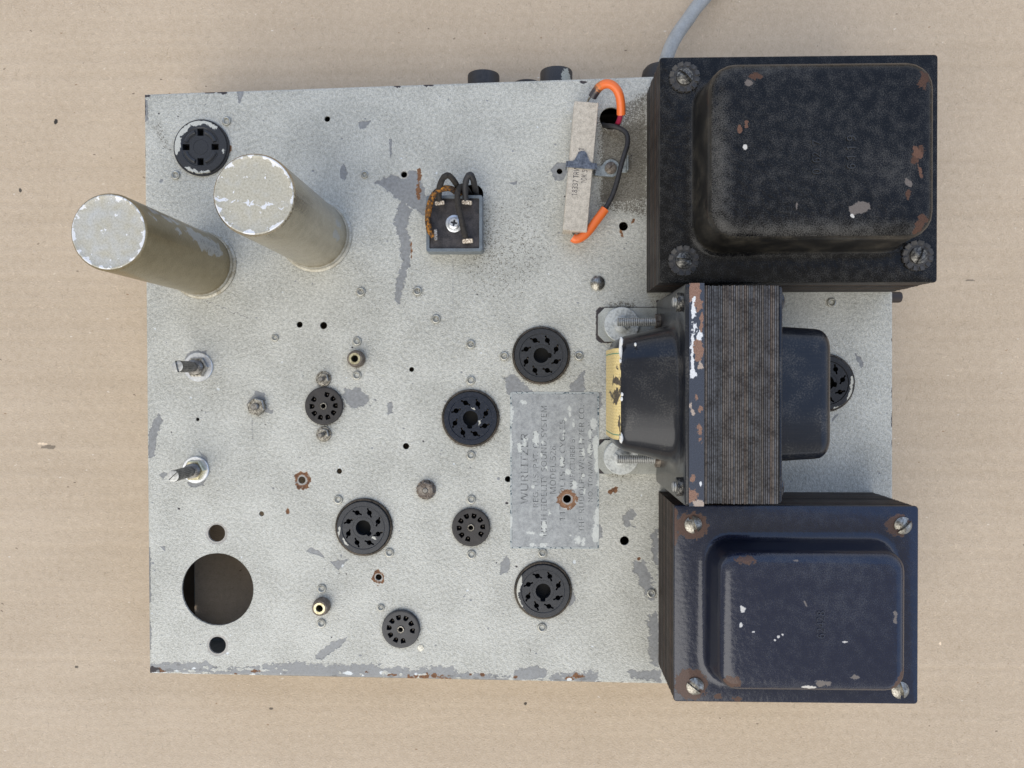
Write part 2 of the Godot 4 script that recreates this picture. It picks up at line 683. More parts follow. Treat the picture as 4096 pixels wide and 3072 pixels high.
func make_cardboard() -> void:
	var w := 1536
	var h := 1152
	var n1 := noise(71, 0.42, w, h, 2)
	var n2 := noise(72, 0.09, w, h, 2)
	var n3 := noise(73, 0.006, w, h, 3)
	var n4 := noise(74, 0.55, w, h, 1, FastNoiseLite.TYPE_VALUE)
	var flute := noise(75, 0.05, 64, h, 2)
	var out := PackedByteArray()
	out.resize(w * h * 3)
	var bump := PackedByteArray()
	bump.resize(w * h)
	var red := []
	var green := []
	var blue := []
	for i in 256:
		var c := Color(0.375, 0.285, 0.19).lerp(Color(0.655, 0.535, 0.40), i / 255.0).linear_to_srgb()
		red.append(int(c.r * 255))
		green.append(int(c.g * 255))
		blue.append(int(c.b * 255))
	for y in h:
		var f := (flute[y * 64 + 7] - 128) * 0.14
		for x in w:
			var i := y * w + x
			var t := 128.0 + (n1[i] - 128) * 0.52 + (n2[i] - 128) * 0.24 + (n3[i] - 128) * 0.16 + f
			var g := n4[i]
			if g > 236:
				t += 60
			elif g < 14:
				t -= 70
			var k := clampi(int(t), 0, 255)
			out[i * 3] = red[k]
			out[i * 3 + 1] = green[k]
			out[i * 3 + 2] = blue[k]
			bump[i] = clampi(int(128 + (n1[i] - 128) * 0.3 + (n2[i] - 128) * 0.1 + f * 1.5), 0, 255)
	var rng := RandomNumberGenerator.new()
	rng.seed = 4
	for k in 5200:       # short fibres lying in the sheet
		var a := rng.randf() * TAU
		var p := Vector2(rng.randf_range(8, w - 9), rng.randf_range(8, h - 9))
		var gain := 1.07 if rng.randf() < 0.5 else 0.92
		for st0 in rng.randi_range(3, 7):
			var i := int(p.y) * w + int(p.x)
			for c in 3:
				out[i * 3 + c] = mini(255, int(out[i * 3 + c] * gain))
			a += rng.randf_range(-0.4, 0.4)
			p += Vector2.from_angle(a)
	for k in 420:        # flecks in the pulp
		var c: Vector3 = [Vector3(60, 45, 34), Vector3(238, 228, 212), Vector3(120, 86, 56), Vector3(245, 240, 232)][rng.randi() % 4]
		var px := rng.randi_range(4, w - 8)
		var py := rng.randi_range(4, h - 8)
		var lx := rng.randi_range(1, 3)
		var sl := rng.randf_range(-1, 1)
		for s in lx:
			var i := (py + int(s * sl)) * w + px + s
			out[i * 3] = int(lerpf(out[i * 3], c.x, 0.7))
			out[i * 3 + 1] = int(lerpf(out[i * 3 + 1], c.y, 0.7))
			out[i * 3 + 2] = int(lerpf(out[i * 3 + 2], c.z, 0.7))
	for q in [[Vector2(-295.4, -159.5), 1.0, 1.6, 0.25], [Vector2(-318.1, -117.3), 0.9, 1.3, 0.4], [Vector2(-4.2, 198.9), 1.0, 0.8, 0.4], [Vector2(-305.0, 40.3), 3.0, 0.8, 1.25], [Vector2(-301.0, 42.3), 4.2, 1.2, 0.72], [Vector2(230.6, 167.9), 1.2, 0.5, 1.12], [Vector2(263.3, -59.3), 2.4, 0.5, 0.7], [Vector2(-283.7, 179.2), 1.1, 0.8, 0.5], [Vector2(246.0, 159.9), 0.7, 1.2, 1.3], [Vector2(-161.7, 203.8), 1.2, 0.6, 0.55]]:
		var c: Vector2 = (q[0] + Vector2(362, 262)) * Vector2(w / 700.0, h / 525.0)
		for y in range(int(c.y) - 10, int(c.y) + 11):
			for x in range(int(c.x) - 12, int(c.x) + 13):
				if x >= 0 and y >= 0 and x < w and y < h and (Vector2(x, y) - c).length_squared() < 150.0:
					var e := (Vector2(x - c.x, y - c.y) / 2.19 / Vector2(q[1], q[2])).length() + (n2[y * w + x] - 128) / 400.0
					if e < 1.0:
						for k in 3:
							out[(y * w + x) * 3 + k] = clampi(int(out[(y * w + x) * 3 + k] * q[3]), 0, 255)
	var m := plain(Color.WHITE, 0.72, 0.0, 0.5)
	m.albedo_texture = texture(w, h, out)
	m.normal_enabled = true
	m.normal_texture = normal_texture(w, h, bump, 2.2)
	m.normal_scale = 0.8
	var st := begin(FLAT)
	var uvf := func(p: Vector3) -> Vector2: return Vector2((p.x + 362.0) / 700.0, (p.z + 262.0) / 525.0)
	loft(st, [[PackedVector2Array([Vector2(1000, 1000), Vector2(-1000, 1000), Vector2(-1000, -1000), Vector2(1000, -1000)]), -6.0], [PackedVector2Array([Vector2(1000, 1000), Vector2(-1000, 1000), Vector2(-1000, -1000), Vector2(1000, -1000)]), 0.0]], true, 1.0, true, uvf)
	st.generate_normals()
	var o := MeshInstance3D.new()
	o.name = "ground_cardboard"
	o.mesh = st.commit()
	o.material_override = m
	o.set_meta("kind", "structure")
	o.set_meta("label", "brown cardboard sheet lying flat under the amplifier")
	add_child(o)


# ---------------------------------------------------------------- chassis

func chassis_holes() -> Array:      # [centre, radius]
	return [
		[Vector2(-171.9, 115.1), 19.8], [Vector2(-172.4, 84.4), 4.75], [Vector2(-172.1, 145.7), 4.7],
		[Vector2(-111.2, -140.8), 1.6], [Vector2(-65.4, -5.0), 1.35], [Vector2(-68.5, 36.6), 1.75], [Vector2(-104.9, 50.3), 1.5], [Vector2(-147.6, 73.7), 1.4],
		[Vector2(-13.2, 54.3), 1.7], [Vector2(14.6, -111.6), 1.6], [Vector2(48.9, -81.9), 2.5], [Vector2(49.6, 87.3), 2.5], [Vector2(-182.7, 22.2), 1.0],
		[Vector2(-125.4, 55.2), 2.0], [Vector2(18.7, 64.9), 2.2], [Vector2(-83.5, 107.9), 1.75], [Vector2(-69.4, -110.4), 1.7], [Vector2(42.1, -139.7), 6.0], [Vector2(-32.0, -99.4), 5.6],
		[Vector2(-113.4, -28.9), 2.0], [Vector2(-126.5, -29.4), 1.7],
	]


func socket_holes() -> Array:
	return [
		[Vector2(4.7, -12.5), 14.2], [Vector2(-33.3, 21.3), 14.2], [Vector2(-91.3, 80.5), 14.2], [Vector2(5.8, 114.1), 14.2], [Vector2(156.0, 2.2), 14.2], [Vector2(-179.7, -125.5), 13.0],
		[Vector2(-112.9, 14.8), 9.6], [Vector2(-33.1, 80.2), 9.6], [Vector2(-71.1, 135.5), 9.6],
	]


func make_chassis() -> void:
	var n1 := noise(101, 0.34, TX, TZ)
	var n2 := noise(102, 0.11, TX, TZ, 2)
	var n3 := noise(103, 0.008, TX, TZ, 4)
	var ragged := noise(104, 0.07, TX, TZ, 5)
	var mask := PackedByteArray()
	mask.resize(TX * TZ)
	var dirt := PackedByteArray()
	dirt.resize(TX * TZ)
	var s := TX / XW
	var o := Vector2(X0, Z0)
	# grime: darker, browner grain where dust and soot have settled
	for q in [[[Vector2(34.8, -141.2), Vector2(62.0, -155.8), Vector2(62.1, -86.4), Vector2(34.8, -91.6)], 165, 4.0], [[Vector2(38.7, -132.5), Vector2(60.0, -138.0), Vector2(60.6, -97.6), Vector2(37.3, -96.0)], 110, 2.0], [[Vector2(-22.5, -96.9), Vector2(7.5, -104.2), Vector2(17.4, -64.3), Vector2(-17.5, -32.0), Vector2(-37.5, -49.5)], 84, 22.0], [[Vector2(-97.9, -64.8), Vector2(-47.5, -64.6), Vector2(-62.6, -29.6), Vector2(-92.9, -29.6)], 48, 22.0],
			[[Vector2(34.8, -44.3), Vector2(76.9, -54.1), Vector2(77.0, -24.3), Vector2(34.9, -24.4)], 60, 10.0], [[Vector2(69.7, 45.3), Vector2(190.1, 44.9), Vector2(190.1, 59.8), Vector2(69.7, 60.2)], 30, 14.0], [[Vector2(-207.3, -45.0), Vector2(-148.6, -54.9), Vector2(-128.3, -29.7), Vector2(-184.3, -29.8)], 22, 18.0], [[Vector2(47.4, 92.8), Vector2(72.2, 82.6), Vector2(72.3, 155.0), Vector2(59.9, 155.2)], 40, 10.0],
			[[Vector2(-209.0, -139.6), Vector2(-203.1, -140.3), Vector2(-196.3, -123.2), Vector2(-201.9, -126.2)], 120, 3.0], [[Vector2(-41.3, -97.0), Vector2(-22.5, -99.4), Vector2(-20.5, -64.5), Vector2(-40.0, -63.0)], 60, 8.0], [[Vector2(-12.5, -29.5), Vector2(22.4, -31.9), Vector2(24.9, 8.0), Vector2(-10.0, 8.0)], 56, 12.0], [[Vector2(-52.6, 3.0), Vector2(-13.7, 3.0), Vector2(-13.7, 40.5), Vector2(-50.1, 40.6)], 50, 10.0],
			[[Vector2(-212.0, -156.0), Vector2(62.0, -162.0), Vector2(62.0, -158.3), Vector2(-212.1, -152.0)], 40, 6.0], [[Vector2(-108.2, 63.4), Vector2(-72.8, 63.3), Vector2(-72.8, 98.5), Vector2(-105.7, 98.7)], 26, 10.0], [[Vector2(-153.8, 8.1), Vector2(-143.6, 8.1), Vector2(-143.7, 20.7), Vector2(-153.8, 20.7)], 50, 5.0], [[Vector2(-115.7, -19.6), Vector2(-87.8, -19.6), Vector2(-87.9, 0.5), Vector2(-115.8, 35.7)], 26, 8.0]]:
		dirt = soft(dirt, s, o, q[0], q[1], q[2])
	for q in socket_holes():
		dirt = soft(dirt, s, o, blob(q[0], q[1] + 2.0), 110, 2.2)
	for q in [[Vector2(-149.4, 15.1), 5.4], [Vector2(-57.5, 60.1), 5.4], [Vector2(-113.3, 0.1), 4.6], [Vector2(-113.2, 30.1), 4.6], [Vector2(-95.1, -10.7), 5.2], [Vector2(-114.3, 123.4), 5.2], [Vector2(-182.0, -6.3), 8.2], [Vector2(-183.6, 49.8), 7.6], [Vector2(35.0, -51.3), 4.2], [Vector2(-179.9, -62.3), 19.0], [Vector2(-117.6, -77.7), 20.0], [Vector2(47.8, -29.0), 13.0], [Vector2(47.6, 42.1), 13.0], [Vector2(-171.9, 115.1), 20.0], [Vector2(-62.1, -47.4), 3.2], [Vector2(-52.1, -32.3), 3.2], [Vector2(-33.3, -18.6), 3.2], [Vector2(-15.2, -12.2), 3.2], [Vector2(25.0, -12.3), 3.0], [Vector2(5.5, 94.0), 3.2], [Vector2(64.0, 115.4), 3.6], [Vector2(-92.9, -47.1), 3.0]]:
		dirt = soft(dirt, s, o, blob(q[0], q[1]), 90, 1.8)
	# bare metal where the paint has come away
	for q in [
		[[Vector2(-85.7, -106.3), Vector2(-75.6, -110.7), Vector2(-70.6, -108.7), Vector2(-66.6, -112.9), Vector2(-61.6, -111.6), Vector2(-59.6, -105.1), Vector2(-57.1, -98.3), Vector2(-56.3, -86.6), Vector2(-61.3, -90.9), Vector2(-66.6, -93.2), Vector2(-72.1, -96.7), Vector2(-79.7, -102.7)], 1.4], [[Vector2(-71.1, -97.7), Vector2(-65.6, -91.7), Vector2(-68.1, -81.7), Vector2(-65.4, -72.1), Vector2(-66.6, -62.1), Vector2(-69.7, -52.1), Vector2(-71.7, -40.9), Vector2(-75.2, -42.1), Vector2(-73.7, -53.4), Vector2(-70.7, -63.2), Vector2(-72.2, -76.7), Vector2(-74.9, -84.2)], 1.5],
		[[Vector2(-210.1, 28.9), Vector2(-204.2, 18.2), Vector2(-202.4, 22.8), Vector2(-205.5, 31.4), Vector2(-206.6, 42.3), Vector2(-210.4, 43.6)], 1.0], [[Vector2(-210.0, 156.3), Vector2(-176.7, 154.5), Vector2(-174.1, 157.5), Vector2(-179.8, 163.1), Vector2(-210.5, 164.5)], 2.0], [[Vector2(-180.8, 160.6), Vector2(-159.3, 158.9), Vector2(-149.1, 163.8), Vector2(-182.3, 164.2)], 1.8],
		[[Vector2(-165.9, 157.9), Vector2(-149.1, 156.5), Vector2(-149.1, 163.8), Vector2(-164.4, 164.0)], 1.8], [[Vector2(-147.5, 155.9), Vector2(-128.7, 154.5), Vector2(-113.4, 155.9), Vector2(-83.0, 155.1), Vector2(-80.5, 165.1), Vector2(-149.1, 164.8)], 2.4], [[Vector2(-81.5, 156.6), Vector2(-62.8, 157.4), Vector2(-42.6, 155.2), Vector2(-40.1, 164.2), Vector2(-80.5, 165.6)], 2.6],
		[[Vector2(-42.6, 159.2), Vector2(-12.5, 160.9), Vector2(-12.5, 165.4), Vector2(-42.6, 165.2)], 2.0], [[Vector2(-10.0, 157.6), Vector2(2.5, 155.0), Vector2(8.5, 157.4), Vector2(5.5, 162.7), Vector2(-10.5, 163.9)], 1.4], [[Vector2(10.0, 159.7), Vector2(35.0, 157.9), Vector2(35.0, 164.9), Vector2(10.0, 165.2)], 2.6], [[Vector2(50.4, 157.2), Vector2(69.3, 156.6), Vector2(69.3, 163.6), Vector2(53.9, 160.7)], 1.6],
		[[Vector2(-102.5, 5.5), Vector2(-94.2, 4.5), Vector2(-89.1, 10.0), Vector2(-84.9, 11.1), Vector2(-90.4, 12.6), Vector2(-93.5, 15.6), Vector2(-100.0, 15.6), Vector2(-101.8, 10.6)], 1.8], [[Vector2(-154.8, 12.6), Vector2(-150.8, 6.6), Vector2(-145.7, 7.6), Vector2(-145.7, 15.6), Vector2(-141.1, 17.1), Vector2(-142.1, 18.7), Vector2(-153.8, 15.6)], 1.0], [[Vector2(-104.4, -114.4), Vector2(-102.4, -116.9), Vector2(-100.1, -111.4), Vector2(-101.9, -107.4), Vector2(-103.9, -108.9)], 0.6],
		[[Vector2(9.9, -112.1), Vector2(12.4, -116.6), Vector2(17.9, -116.5), Vector2(18.9, -111.0), Vector2(15.9, -106.6), Vector2(11.9, -107.1)], 0.9], [[Vector2(22.4, -118.5), Vector2(24.9, -119.0), Vector2(24.9, -112.5), Vector2(22.6, -113.0)], 0.8], [[Vector2(-118.5, 150.6), Vector2(-109.9, 143.7), Vector2(-100.7, 140.1), Vector2(-103.8, 144.7), Vector2(-113.4, 151.8), Vector2(-117.0, 152.9)], 1.2],
		[[Vector2(48.9, 73.3), Vector2(52.8, 69.3), Vector2(56.3, 72.8), Vector2(52.8, 76.3), Vector2(55.3, 79.7), Vector2(49.4, 79.3)], 1.6], [[Vector2(54.3, 99.0), Vector2(61.0, 97.7), Vector2(64.8, 110.1), Vector2(65.3, 120.1), Vector2(59.3, 113.9), Vector2(55.3, 105.2)], 2.8], [[Vector2(62.3, 127.6), Vector2(68.3, 125.1), Vector2(68.8, 155.1), Vector2(63.6, 152.6)], 2.4], [[Vector2(63.5, 83.9), Vector2(68.2, 80.2), Vector2(68.5, 102.6), Vector2(65.3, 97.7)], 2.2],
		[[Vector2(-190.5, -10.6), Vector2(-186.9, -15.2), Vector2(-177.2, -15.7), Vector2(-177.7, -12.6), Vector2(-186.9, -10.6)], 0.8], [[Vector2(-182.0, 39.7), Vector2(-177.9, 42.0), Vector2(-176.9, 48.5), Vector2(-179.5, 58.2), Vector2(-187.1, 59.2), Vector2(-188.4, 56.2), Vector2(-182.0, 56.1), Vector2(-179.4, 46.0)], 0.8], [[Vector2(-203.8, 52.4), Vector2(-202.0, 50.6), Vector2(-199.4, 51.6), Vector2(-202.0, 54.7)], 0.6], [[Vector2(-161.0, -156.8), Vector2(-157.5, -157.3), Vector2(-157.5, -153.0), Vector2(-159.5, -150.0)], 0.7],
		[[Vector2(-15.5, -0.7), Vector2(-9.5, -2.5), Vector2(0.0, 6.7), Vector2(-13.0, 8.0)], 1.6], [[Vector2(19.9, 3.0), Vector2(27.9, -4.5), Vector2(27.9, 7.5), Vector2(20.0, 8.0)], 1.4], [[Vector2(33.1, 8.7), Vector2(37.4, 7.0), Vector2(37.4, 15.5), Vector2(34.9, 17.9)], 1.2], [[Vector2(-78.8, 13.1), Vector2(-75.8, 12.0), Vector2(-75.8, 18.1), Vector2(-78.3, 19.1)], 0.8],
		[[Vector2(-17.5, 99.7), Vector2(-14.0, 95.6), Vector2(-12.0, 99.6), Vector2(-13.5, 104.7), Vector2(-17.5, 105.7)], 0.8], [[Vector2(33.4, 79.1), Vector2(36.9, 77.8), Vector2(37.9, 85.3), Vector2(33.9, 86.9)], 1.0], [[Vector2(-123.5, 93.8), Vector2(-120.4, 91.7), Vector2(-115.9, 93.7), Vector2(-113.3, 97.3), Vector2(-117.4, 95.8)], 0.6], [[Vector2(-110.3, 99.3), Vector2(-103.2, 98.2), Vector2(-98.1, 96.7), Vector2(-102.7, 100.2), Vector2(-105.7, 104.3)], 0.8],
		[[Vector2(-13.0, -105.5), Vector2(-8.5, -106.8), Vector2(-8.5, -104.3)], 0.6], [[Vector2(16.0, 118.0), Vector2(22.5, 114.4), Vector2(23.0, 119.4), Vector2(20.0, 123.0)], 0.9], [[Vector2(171.8, -13.8), Vector2(174.3, -12.3), Vector2(176.7, -8.9), Vector2(175.3, -5.9), Vector2(172.8, -9.9)], 0.6], [[Vector2(159.7, 21.5), Vector2(163.1, 17.8), Vector2(163.1, 19.3), Vector2(159.7, 23.2)], 0.4],
		[[Vector2(-211.5, 132.4), Vector2(-208.9, 131.4), Vector2(-209.0, 147.7), Vector2(-211.0, 150.2)], 1.0], [[Vector2(-210.8, 91.8), Vector2(-209.3, 91.8), Vector2(-208.9, 122.2), Vector2(-210.4, 122.2)], 0.8], [[Vector2(-203.9, 91.7), Vector2(-201.1, 91.2), Vector2(-201.1, 94.2)], 0.5], [[Vector2(-211.5, -152.3), Vector2(-210.0, -152.2), Vector2(-209.5, -140.9), Vector2(-211.6, -140.4)], 0.6], [[Vector2(-94.2, -139.4), Vector2(-87.7, -139.8), Vector2(-90.2, -135.8), Vector2(-93.7, -134.9)], 0.7], [[Vector2(-77.6, -129.7), Vector2(-76.1, -129.7), Vector2(-76.1, -122.2), Vector2(-77.1, -119.7)], 0.4],
	]:
		mask = flake(mask, TX, TZ, s, o, q[0], 1, q[1] * 0.85, ragged, 7)
	# rust
	for q in [[blob(Vector2(-125.4, 55.2), 4.5, 4.8), 1.5], [blob(Vector2(43.6, 59.8), 3.4, 1.4, -0.5), 1.0], [blob(Vector2(-83.5, 107.9), 3.6), 1.6], [blob(Vector2(-47.7, 162.0), 4.0, 1.3), 1.4], [blob(Vector2(-66.8, 162.0), 2.0, 1.0), 1.2], [blob(Vector2(-59.8, 161.4), 4.6, 1.4), 1.4],
			[blob(Vector2(-53.7, 161.3), 1.6, 1.2), 1.0], [blob(Vector2(24.0, 160.5), 3.2, 1.2), 1.3], [blob(Vector2(19.5, 162.1), 2.4, 0.9), 1.2], [blob(Vector2(-27.1, 160.5), 1.2), 0.9], [blob(Vector2(-133.1, 72.1), 0.9, 1.5), 0.8], [blob(Vector2(57.3, 97.0), 0.8), 0.6], [blob(Vector2(-61.3, -110.1), 1.2, 3.4), 1.0], [blob(Vector2(-61.6, -102.1), 1.0, 5.5), 1.1],
			[blob(Vector2(47.7, -78.3), 0.8, 2.4, -0.3), 0.8], [blob(Vector2(53.9, -84.5), 0.6, 1.5, 0.6), 0.7], [blob(Vector2(-65.6, -69.6), 0.5, 5.0), 0.8], [blob(Vector2(-203.9, 159.8), 2.6, 1.2), 1.2], [blob(Vector2(2.5, 104.3), 0.5), 0.4], [blob(Vector2(-164.7, -124.9), 0.8, 2.0), 0.7]]:
		mask = flake(mask, TX, TZ, s, o, q[0], 2, q[1], ragged)
	# clean rings of metal at bare screw holes
	for q in [[Vector2(-125.4, 55.2), 2.9], [Vector2(-69.4, -110.4), 2.3], [Vector2(-83.5, 107.9), 2.3], [Vector2(-172.4, 84.4), 6.0], [Vector2(-172.1, 145.7), 6.0]]:
		mask = flake(mask, TX, TZ, s, o, blob(q[0], q[1]), 4, 0.4, ragged)
	# grime packed in the crevice round the feet of the upright transformer
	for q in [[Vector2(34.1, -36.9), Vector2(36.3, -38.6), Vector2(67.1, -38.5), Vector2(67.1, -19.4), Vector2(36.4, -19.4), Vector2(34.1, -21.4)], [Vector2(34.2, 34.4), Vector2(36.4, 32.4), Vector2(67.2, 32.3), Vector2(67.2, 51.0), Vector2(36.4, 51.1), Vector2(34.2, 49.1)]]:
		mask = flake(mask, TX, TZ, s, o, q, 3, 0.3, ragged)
	# dark chips along the folds
	for q in [[blob(Vector2(-210.5, -154.3), 2.2, 0.7), 0.6], [blob(Vector2(-176.3, -155.9), 3.4, 0.6), 0.6], [blob(Vector2(-168.7, -155.9), 3.2, 0.9), 0.7], [blob(Vector2(-211.6, -149.7), 0.6, 3.0), 0.5], [blob(Vector2(-211.6, -145.2), 0.6, 2.0), 0.5], [blob(Vector2(-73.1, -158.2), 2.0, 0.8), 0.8], [blob(Vector2(-56.3, -158.7), 3.0, 0.8), 0.8], [blob(Vector2(27.3, -159.6), 2.0, 0.6), 0.6], [blob(Vector2(-208.0, 160.4), 3.6, 2.6), 1.2],
			[blob(Vector2(32.4, 10.0), 1.4, 0.8), 0.4], [blob(Vector2(33.4, 7.5), 0.4), 0.2], [blob(Vector2(67.1, -41.3), 0.9), 0.5], [blob(Vector2(191.8, -20.5), 0.5, 1.6), 0.4], [blob(Vector2(191.8, -4.4), 0.5, 1.2), 0.4], [blob(Vector2(191.9, 7.9), 0.6, 3.4), 0.5], [blob(Vector2(191.9, 21.5), 0.8, 4.4), 0.5], [blob(Vector2(192.0, 35.1), 0.5, 2.6), 0.4], [blob(Vector2(-211.6, -123.3), 0.4, 3.0), 0.4], [blob(Vector2(-211.4, -29.9), 0.4, 1.6), 0.3]]:
		mask = flake(mask, TX, TZ, s, o, q[0], 3, q[1], ragged)
	for k in 46:
		mask = flake(mask, TX, TZ, s, o, blob(Vector2(Vector2(-210.0, 161.7).x + (k + 0.5) * 6.0, Vector2(-210.0, 161.7).y + (k + 0.5) * 6.0 * 0.0208 - 0.6), 3.1, 0.42), 5, 0.5, ragged)
	var islands := RandomNumberGenerator.new()
	islands.seed = 31
	for k in 90:
		var ex := islands.randf_range(-206.0, 66.0)
		var ez: float = Vector2(-210.0, 161.7).y + (ex - X0) * 0.0208 - islands.randf_range(0.5, 5.5)
		mask = flake(mask, TX, TZ, s, o, blob(Vector2(ex, ez), islands.randf_range(0.5, 3.0), islands.randf_range(0.3, 0.9)), [0, 0, 5, 2, 7][islands.randi() % 5], 0.7, ragged)
	# small specks and nicks scattered over the paint
	var rng := RandomNumberGenerator.new()
	rng.seed = 77
	for k in 300:
		var c := Vector2(rng.randf_range(X0 + 4, X0 + XW - 4), rng.randf_range(Z0 + 10, Z0 + ZW - 6))
		var kind: int = [1, 1, 1, 3, 5, 5][rng.randi() % 6]
		var r := rng.randf_range(0.25, 0.62) * (1.35 if rng.randf() < 0.2 else 0.8)
		mask = flake(mask, TX, TZ, s, o, blob(c, r, r * rng.randf_range(0.5, 1.6), rng.randf() * 3.0), kind, 0.28, ragged)
	# scratches
	for q in [[Vector2(-179.2, -42.4), Vector2(-154.2, -33.3)], [Vector2(-43.0, -65.0), Vector2(-43.0, -37.5)], [Vector2(-152.6, 21.9), Vector2(-152.3, 33.3)], [Vector2(54.6, -165.8), Vector2(52.6, -162.8)], [Vector2(15.0, 110.5), Vector2(25.0, 120.4)]]:
		var a: Vector2 = q[0]
		var b: Vector2 = q[1]
		for k in 160:
			var p := (a.lerp(b, k / 160.0) - o) * s
			var i := int(p.y + (ragged[int(p.y) * TX + int(p.x)] - 128) / 22.0) * TX + int(p.x)
			if ragged[(i * 7) % (TX * TZ)] > 90:
				mask[i] = 1 if k % 5 else 3
	var out := PackedByteArray()
	out.resize(TX * TZ * 3)
	var rough := PackedByteArray()
	rough.resize(TX * TZ)
	var bump := PackedByteArray()
	bump.resize(TX * TZ)
	var ramps := []
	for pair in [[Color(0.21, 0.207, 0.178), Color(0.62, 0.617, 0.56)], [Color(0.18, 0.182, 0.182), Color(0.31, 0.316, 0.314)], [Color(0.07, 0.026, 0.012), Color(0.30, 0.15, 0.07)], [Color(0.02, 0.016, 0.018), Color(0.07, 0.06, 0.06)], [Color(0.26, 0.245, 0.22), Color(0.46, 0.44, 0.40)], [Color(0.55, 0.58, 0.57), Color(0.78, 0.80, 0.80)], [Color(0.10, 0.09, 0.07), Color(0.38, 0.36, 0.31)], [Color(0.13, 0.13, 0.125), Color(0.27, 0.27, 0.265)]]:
		var ramp := PackedByteArray()
		for i in 256:
			var c: Color = pair[0].lerp(pair[1], i / 255.0).linear_to_srgb()
			ramp.append(int(c.r * 255))
			ramp.append(int(c.g * 255))
			ramp.append(int(c.b * 255))
		ramps.append(ramp)
	var shine := [118, 105, 200, 170, 120, 120, 150, 140]
	for i in TX * TZ:
		var k: int = mask[i]
		var a := n1[i]
		var b := n2[i]
		var d := dirt[i]
		var t: int
		if k == 0:
			t = 158 + (((a - 128) * 92 + (b - 128) * 60 + (n3[i] - 128) * 40) >> 7)
			if d > 0:
				if a + b * 0.6 < d * 1.5:
					k = 6
				t -= (d * 3) >> 3
			bump[i] = clampi(150 + ((a - 128) >> 2) + ((b - 128) >> 2), 0, 255)
		else:
			t = 128 + (((a - 128) * 60 + (b - 128) * 90 + (n3[i] - 128) * 60) >> 7)
			bump[i] = 90 + ((a - 128) >> 4) if k != 2 else 110 + ((b - 128) >> 1)
		if t < 0:
			t = 0
		elif t > 255:
			t = 255
		var ramp: PackedByteArray = ramps[k]
		out[i * 3] = ramp[t * 3]
		out[i * 3 + 1] = ramp[t * 3 + 1]
		out[i * 3 + 2] = ramp[t * 3 + 2]
		rough[i] = clampi(shine[k] + ((b - 128) >> 2) + (d >> 2), 0, 255)
	var m := plain(Color.WHITE, 1.0, 0.12)
	m.albedo_texture = texture(TX, TZ, out)
	m.roughness_texture = texture(TX, TZ, rough, Image.FORMAT_L8)
	m.normal_enabled = true
	m.normal_texture = normal_texture(TX, TZ, bump, 2.5)
	m.normal_scale = 0.7
	mat.paint = m
	var uvf := func(p: Vector3) -> Vector2: return Vector2((p.x - X0) / XW, (p.z - Z0) / ZW)
	var holes := []
	for q in chassis_holes():
		holes.append(circle(q[1], 56 if q[1] > 10 else 22 if q[1] > 3 else 14, q[0]))
	for q in socket_holes():
		holes.append(circle(q[1], 40, q[0]))
	var corner := [Vector2(192.7, 165.7), Vector2(-210.0, 161.7), Vector2(-211.8, -155.3), Vector2(191.5, -165.3)]
	var cen: Vector2 = (corner[0] + corner[1] + corner[2] + corner[3]) / 4
	var body := part("chassis", Vector3.ZERO, "pale grey painted steel chassis with flaking paint")
	var st := begin()
	var rings := []
	for q in [[0.0, -1.3], [0.1, -0.8], [0.4, -0.35], [0.8, -0.1], [1.3, 0.0]]:
		var r := PackedVector2Array()
		for c in corner:
			r.append(c + Vector2(-signf(c.x - cen.x), -signf(c.y - cen.y)) * q[0])
		rings.append([split_edges(r, 56), q[1]])
	loft(st, rings, false, 60.0, false, uvf)
	sheet(st, rings[-1][0], holes, 0.0, -1.3, uvf, false)
	obj("top_plate", st, m, body)
	# bare dull steel inside
	st = begin(FLAT)
	var inner := PackedVector2Array()
	for c in corner:
		inner.append(c + Vector2(-signf(c.x - cen.x), -signf(c.y - cen.y)) * 1.45)
	sheet(st, inner, holes, -1.31, -1.32, null, false)
	for i in 4:
		if i == 0:
			continue      # the front wall has its opening and no lip
		var p := inner[i]
		var q := inner[(i + 1) % 4]
		quad(st, Vector3(q.x, -DEEP + 1.0, q.y), Vector3(p.x, -DEEP + 1.0, p.y), Vector3(p.x, -1.4, p.y), Vector3(q.x, -1.4, q.y))
		var lip := (cen - p).sign() * (8.0 if i > 1 else 0.01)
		var lip2 := (cen - q).sign() * (8.0 if i > 1 else 0.01)
		quad(st, Vector3(p.x, -DEEP + 1.0, p.y), Vector3(p.x + lip.x, -DEEP + 1.0, p.y + lip.y), Vector3(q.x + lip2.x, -DEEP + 1.0, q.y + lip2.y), Vector3(q.x, -DEEP + 1.0, q.y))
	obj("inside_face", st, plain(Color(0.09, 0.08, 0.07), 0.6, 0.2), body)
